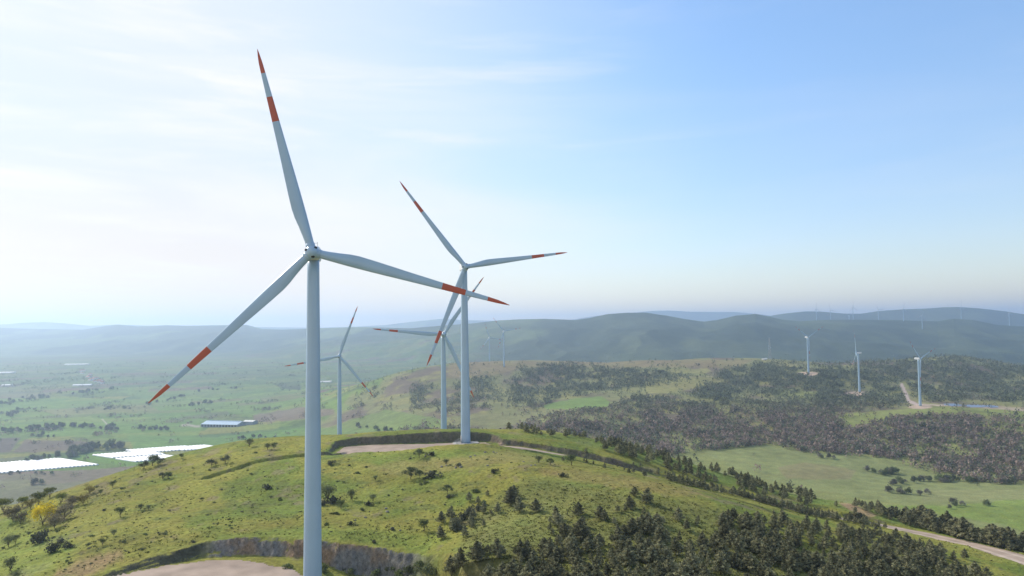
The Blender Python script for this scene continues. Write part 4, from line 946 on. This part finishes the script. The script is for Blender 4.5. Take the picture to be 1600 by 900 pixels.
# keep the number per area of land, not per area of picture
pr = pr * np.clip((y / 1100) ** 1.1, .2, 2.0) * .36
ok = (rng.random(NC) < pr) & (y > 500) & (y < 4200)
x, y, z, qx, qy = x[ok], y[ok], z[ok], q[ok, 0], q[ok, 1]
tpl = [crown_lo(s, s % 2) for s in range(8)]
n = len(x); print('wood trees', n)
h = 3.8 + 4.4 * rng.random(n) ** 1.3; T = np.stack([tpl[k] for k in rng.integers(8, size=n)], 0)
Pp = T * h[:, None, None]; Pp[..., :2] *= 1.15; Pp = Pp + np.stack([x, y, z], 1)[:, None, :]
pur = np.clip(sstep(620, 660, qy) * (rng.random(n) < .6), 0, 1)[:, None] * np.ones((1, 3))
bc = np.array([.15, .165, .10]) * (.40 + 1.2 * rng.random((n, 1))); bc = bc * (1 - pur) + np.array([.29, .225, .185]) * (.5 + .9 * rng.random((n, 1))) * pur
cc = np.repeat(bc, 16, 0)
V_, f_ = quads(Pp.reshape(-1, 3), np.repeat(h * .19, 16), elong=1.0)
me = mesh_np('scrub_wood', V_, f_, [M_leaf], np.repeat(np.clip(cc, .01, 1), 4, 0)); tag(link('scrub_wood', me), 'dark wood and scrub covering the middle hills', 'wood', kind='stuff')

# --- field trees of the plain and the valley, one by one along their hedgerows
FT = [broad_parts(s, 8, w, bc_, .8, 1.0, .03, .26)[1] for s, w, bc_ in ((41, .95, (.15, .165, .09)), (42, .8, (.17, .165, .12)), (43, 1.1, (.14, .17, .08)), (44, 1.0, (.20, .19, .15)))]
for m_ in FT: m_.name = 'field_tree'
lines = [([(0,675),(60,672),(110,668),(190,672)], 46, 9, 'tree in the dark hedgerow above the ploughed field on the plain'), ([(212,671),(262,672)], 16, 7, 'tree in the short hedgerow left of the long barn'),
 ([(0,690),(60,682),(90,684)], 8, 7, 'tree along the upper edge of the ploughed field'), ([(105,715),(130,706),(150,700),(190,700)], 34, 10, 'tree in the dense clump behind the white tunnels'), ([(20,724),(60,718),(100,712)], 12, 7, 'tree in the thin line just behind the left white tunnels'),
 ([(0,646),(20,652),(28,640)], 9, 9, 'tree in the dark grove at the left edge of the plain'), ([(0,632),(40,626),(90,618),(140,612),(190,607)], 34, 9, 'tree in the long hazy belt across the far plain'),
 ([(165,640),(200,638)], 6, 8, 'tree of the little clump in the middle of the plain'), ([(295,634),(310,633)], 4, 9, 'tree of the two round thickets right of the nearest blade tip'), ([(315,632),(330,631)], 3, 9, 'tree of the smaller thicket right of the blade tip'),
 ([(375,688),(400,682),(440,690)], 12, 5, 'grey shrubby tree in the thicket below the small white shed'), ([(0,743),(15,742),(33,739),(68,742),(84,741),(102,737)], 10, 4, 'small tree on the near side of the left white tunnels'),
 ([(48,758),(70,756)], 3, 6, 'small tree in the rough pasture below the tunnels'), ([(310,612),(350,606),(380,610)], 9, 7, 'tree in the far scrub beyond the long barn'),
 ([(1350,735),(1380,742),(1400,740)], 16, 5, 'dark tree in the clump in the green valley on the right'), ([(1390,758),(1440,752),(1500,752),(1600,756)], 40, 4.5, 'scrubby tree along the valley stream line on the right'),
 ([(1480,795),(1500,790),(1560,790)], 6, 4, 'small tree at the edge of the bright green field'), ([(1270,715),(1300,716)], 4, 4, 'small tree alone in the big green valley field'), ([(1375,768),(1410,772),(1460,775)], 9, 4, 'bush tree on the pale strip of the right valley'),
 ([(200,640),(260,625),(290,620)], 12, 7, 'lone tree scattered in the hazy green plain'), ([(560,668),(600,674),(640,672)], 9, 6, 'shrubby tree in the green hollow behind the gravel pad')]
for pts, n, hh, lab in lines:
    L = np.array(pts, float); t_ = np.sort(rng.random(n)) * (len(L) - 1); px = np.interp(t_, range(len(L)), L[:, 0]) + rng.normal(size=n) * 3; py = np.interp(t_, range(len(L)), L[:, 1]) + rng.normal(size=n) * 1.3
    x, y, z = hit(px, py, 430)
    for i in range(n):
        s = hh / 8 * (.65 + .8 * rng.random())
        put_one('field_tree', FT[rng.integers(4)], x[i], y[i], z[i], s * (.85 + .4 * rng.random()), lab, 'tree', lab.replace('tree', 'trees', 1), s * 1.1)

# ------------------------------------------------------------------ polytunnels, barn, sheds, mast, solar panels
def tunnel_mesh(L, w=5.6, h=3.0):
    mb = MB(); n = 10; R_ = []
    for k in range(13):
        y = L * k / 12; R_.append([(w / 2 * math.cos(math.pi * j / n), y, h * math.sin(math.pi * j / n) ** .8) for j in range(n + 1)])
    for i in range(12):
        pass
    v = [p for r in R_ for p in r]; f = [(i * (n + 1) + j, i * (n + 1) + j + 1, (i + 1) * (n + 1) + j + 1, (i + 1) * (n + 1) + j) for i in range(12) for j in range(n)]
    f += [tuple(range(n + 1)), tuple(12 * (n + 1) + j for j in range(n + 1))[::-1]]
    return mb.add(v, f).mesh('polytunnel', [M_film])
def tunnels(px, py, n, L, group, lab, step=6.0):
    sx, sy = .91, .43; ax = (-.86, .51)
    x0, y0, _ = one(px, py) if False else (lambda r: (r[0][0], r[1][0], 0))(hit(px, py, 600))
    me = tunnel_mesh(L, step * .86, 2.5)
    for k in range(n):
        x = x0 + sx * step * k; y = y0 + sy * step * k
        z = float(ground(np.array([x]), np.array([y]))[0]); z2 = float(ground(np.array([x + ax[0] * L]), np.array([y + ax[1] * L]))[0])
        o = link('polytunnel', me); d = Vector((ax[0], ax[1], (z2 - z) / L)); o.location = (x, y, z - .25); o.rotation_euler = d.to_track_quat('Y', 'Z').to_euler(); tag(o, lab, 'greenhouse tunnel', group)
tunnels(-14, 741, 27, 128, 'polytunnels of the left block', 'long white film tunnel in the large block running off the left edge', 5.75)
tunnels(214, 722, 13, 62, 'polytunnels of the front right block', 'white film tunnel in the front half of the block against the green hill', 6.2)
tunnels(178, 716, 14, 66, 'polytunnels of the middle right block', 'white film tunnel in the rear half of the block against the green hill', 6.2)
tunnels(228, 708, 17, 62, 'polytunnels of the rear right block', 'white film tunnel in the rear block, partly behind the hill shoulder', 6.2)
tunnels(288, 704, 12, 60, 'polytunnels of the farthest block', 'white film tunnel in the small farthest block above the hill shoulder', 6.2)
def shed(px0, px1, py, depth, hw, hr, label, wallm, roofm, name='barn', vent=False, kinds='barn', ymin=600):
    (x0, x1), (y0, y1), _ = hit([px0, px1], [py, py - .6], ymin); L = math.hypot(x1 - x0, y1 - y0); a = math.atan2(y1 - y0, x1 - x0)
    z = float(ground(np.array([(x0 + x1) / 2]), np.array([(y0 + y1) / 2]))[0])
    r = bpy.data.objects.new(name, None); C.objects.link(r); r.location = (x0, y0, z - .3); r.rotation_euler = (0, 0, a); tag(r, label, kinds)
    mb = MB(); mb.box(0, L, 0, depth, 0, hw); mb.add([(0, 0, hw), (0, depth, hw), (0, depth / 2, hr)], [(0, 2, 1)]); mb.add([(L, 0, hw), (L, depth, hw), (L, depth / 2, hr)], [(0, 1, 2)])
    link('wall', mb.mesh('wall', [wallm]), r)
    mb = MB(); e = .6; t_ = .25
    for s0, s1 in (((-e, hw - .3), (depth / 2, hr)), ((depth + e, hw - .3), (depth / 2, hr))):
        mb.add([(-e, s0[0], s0[1] + .05), (L + e, s0[0], s0[1] + .05), (L + e, s1[0], s1[1] + .05), (-e, s1[0], s1[1] + .05), (-e, s0[0], s0[1] + .3), (L + e, s0[0], s0[1] + .3), (L + e, s1[0], s1[1] + .3), (-e, s1[0], s1[1] + .3)],
               [(0, 3, 2, 1), (4, 5, 6, 7), (0, 1, 5, 4), (1, 2, 6, 5), (2, 3, 7, 6), (3, 0, 4, 7)])
    rf = link('roof', mb.mesh('roof', [roofm]), r)
    if vent:
        mb = MB(); mb.box(L * .06, L * .94, depth / 2 - 1.2, depth / 2 + 1.2, hr - .2, hr + .9); mb.box(L * .055, L * .945, depth / 2 - 1.7, depth / 2 + 1.7, hr + .92, hr + 1.1)
        link('ridge_vent', mb.mesh('ridge_vent', [roofm]), rf)
        for k in range(12):
            mb = MB(); xx = L * (k + .5) / 12; mb.box(xx - L * .028, xx + L * .028, -.04, .05, 1.2, hw - .9); link('opening', mb.mesh('opening', [M_dark]), r)
    return r
shed(314, 370, 667.6, 44, 7, 12.5, 'long low barn with a blue grey metal roof on the green plain', M_shedwall, M_roof, vent=True)
shed(379.5, 395, 664.4, 22, 8.5, 10.5, 'small white shed with a grey wall beside the long barn', M_shedwall, M_wallw, name='shed', kinds='shed')
shed(498, 517, 598, 20, 4, 6, 'low white farm shed between the two left towers, far down in the haze', M_wallw, M_wallw, name='shed', kinds='shed', ymin=1500)
for a, b_, py, lab in ((100,137,570.5,'thin white greenhouse strip far out on the hazy plain, uppermost one'),(-6,19,583.5,'white greenhouse strip at the left edge of the hazy plain'),(113,127,603.5,'left one of two end to end white sheds by the tree belt'),(129,142,603,'right one of two end to end white sheds by the tree belt'),(2,16,603.5,'small white shed at the left edge in the tree belt')):
    shed(a, b_, py, 30, 4, 6, lab, M_wallw, M_film, name='shed', kinds='shed', ymin=1500)
# village strip
for k in range(26):
    t_ = rng.random(); px = 124 + 34 * t_ + rng.normal() * 2.5; py = 580.5 + 19.5 * t_ + rng.normal() * .7
    x, y, z = hit(px, py, 1500); r = bpy.data.objects.new('house', None); C.objects.link(r); r.location = (x[0], y[0], z[0] - .3); r.rotation_euler = (0, 0, rng.random() * 3)
    tag(r, 'tiny pale house in the hazy village strip on the far plain', 'house', 'houses of the far village'); L = 12 + 10 * rng.random(); D = 9
    mb = MB(); mb.box(0, L, 0, D, 0, 6); link('wall', mb.mesh('wall', [M_wallw]), r)
    mb = MB(); mb.add([(-.5, -.5, 6.01), (L + .5, -.5, 6.01), (L + .5, D + .5, 6.01), (-.5, D + .5, 6.01), (1, D / 2, 9), (L - 1, D / 2, 9)], [(0, 3, 2, 1), (0, 1, 5, 4), (2, 3, 4, 5), (1, 2, 5), (3, 0, 4)]); link('roof', mb.mesh('roof', [M_tile]), r)
# solar arrays
for a, b_, py, lab in ((1486,1505,635.5,'left blue solar panel array by the track on the right hill'),(1516,1540,637.2,'middle and longest blue solar panel array on the right hill'),(1546,1561,637.6,'right and smallest blue solar panel array on the right hill')):
    (x0, x1), (y0, y1), _ = hit([a, b_], [py, py + .2], 700); L = math.hypot(x1 - x0, y1 - y0); z = float(ground(np.array([x0]), np.array([y0]))[0])
    r = bpy.data.objects.new('solar_array', None); C.objects.link(r); r.location = (x0, y0, z); r.rotation_euler = (0, 0, math.atan2(y1 - y0, x1 - x0)); tag(r, lab, 'solar panels', 'solar panel arrays')
    for j in range(3):
        mb = MB(); yy = j * 7
        mb.add([(0, yy, .8), (L, yy, .8), (L, yy + 3.6, 2.6), (0, yy + 3.6, 2.6), (0, yy, .9), (L, yy, .9), (L, yy + 3.6, 2.7), (0, yy + 3.6, 2.7)], [(0, 3, 2, 1), (4, 5, 6, 7), (0, 1, 5, 4), (1, 2, 6, 5), (2, 3, 7, 6), (3, 0, 4, 7)])
        link('panel_row', mb.mesh('panel_row', [M_solar]), r)
        mb = MB()
        for k in range(5): mb.tube([(L * (k + .5) / 5, yy + 1.8, -.3), (L * (k + .5) / 5, yy + 1.8, 1.65)], .12, 6)
        link('support', mb.mesh('support', [M_steel]), r)
# lattice mast
x, y, z = (lambda r: (r[0][0], r[1][0], r[2][0]))(hit(1203, 561.5, 900)); H = 34 / F * y
r = bpy.data.objects.new('lattice_mast', None); C.objects.link(r); r.location = (x, y, z - .5); tag(r, 'grey lattice communications mast on the bare top of the wooded hill', 'mast')
mb = MB(); w0, w1 = 3.2, .8
def cw(zz): return w0 + (w1 - w0) * zz / H
cor = [(1, 1), (1, -1), (-1, -1), (-1, 1)]
for a, b_ in cor: mb.tube([(a * w0, b_ * w0, 0), (a * w1, b_ * w1, H)], .22, 5)
nz = 9
for i in range(nz):
    z0, z1 = H * i / nz, H * (i + 1) / nz
    for k in range(4):
        a, b_ = cor[k]; c, d = cor[(k + 1) % 4]
        mb.tube([(a * cw(z0), b_ * cw(z0), z0), (c * cw(z1), d * cw(z1), z1)], .13, 4); mb.tube([(c * cw(z0), d * cw(z0), z0), (a * cw(z1), b_ * cw(z1), z1)], .13, 4)
        mb.tube([(a * cw(z1), b_ * cw(z1), z1), (c * cw(z1), d * cw(z1), z1)], .13, 4)
link('lattice_frame', mb.mesh('lattice_frame', [M_steel]), r)
for zz, dx in ((H * .62, -2.8), (H * .55, 1.8), (H * .5, -2.6)):
    mb = MB(); mb.rings([[(q_ * math.cos(a), yv, q_ * math.sin(a)) for a in np.linspace(0, 6.283, 14, endpoint=False)] for q_, yv in ((1.1, -.5), (1.1, 0), (.5, .3))]); link('dish_antenna', mb.mesh('dish_antenna', [M_white]), r, (dx, -1.9, zz))
shed(1193, 1199, 562.5, 6, 3, 4, 'little white hut at the foot of the lattice mast', M_wallw, M_wallw, name='hut', kinds='hut', ymin=900)

# ------------------------------------------------------------------ haze: the air of the whole valley
zt = max(float(ZZ.max()) + 25, 355.0, max(o.location.z + 125 for o in S.objects if o.name.startswith('wind_turbine'))); print('haze top', zt)
mb = MB(); mb.box(-21000, 21000, -500, 19500, float(ZZ.min()) - 1.5, zt)
hm = bpy.data.materials.new('air'); hm.use_nodes = True; t = hm.node_tree; t.nodes.clear()
o = N(t, 'ShaderNodeOutputMaterial'); pv = N(t, 'ShaderNodeVolumePrincipled')
pv.inputs['Color'].default_value = (.57, .745, 1.0, 1); pv.inputs['Density'].default_value = HAZE; pv.inputs['Anisotropy'].default_value = .5
t.links.new(pv.outputs[0], o.inputs['Volume'])
hz = link('haze', mb.mesh('haze', [hm])); tag(hz, 'pale blue haze filling the air over the valley', 'haze', kind='stuff')
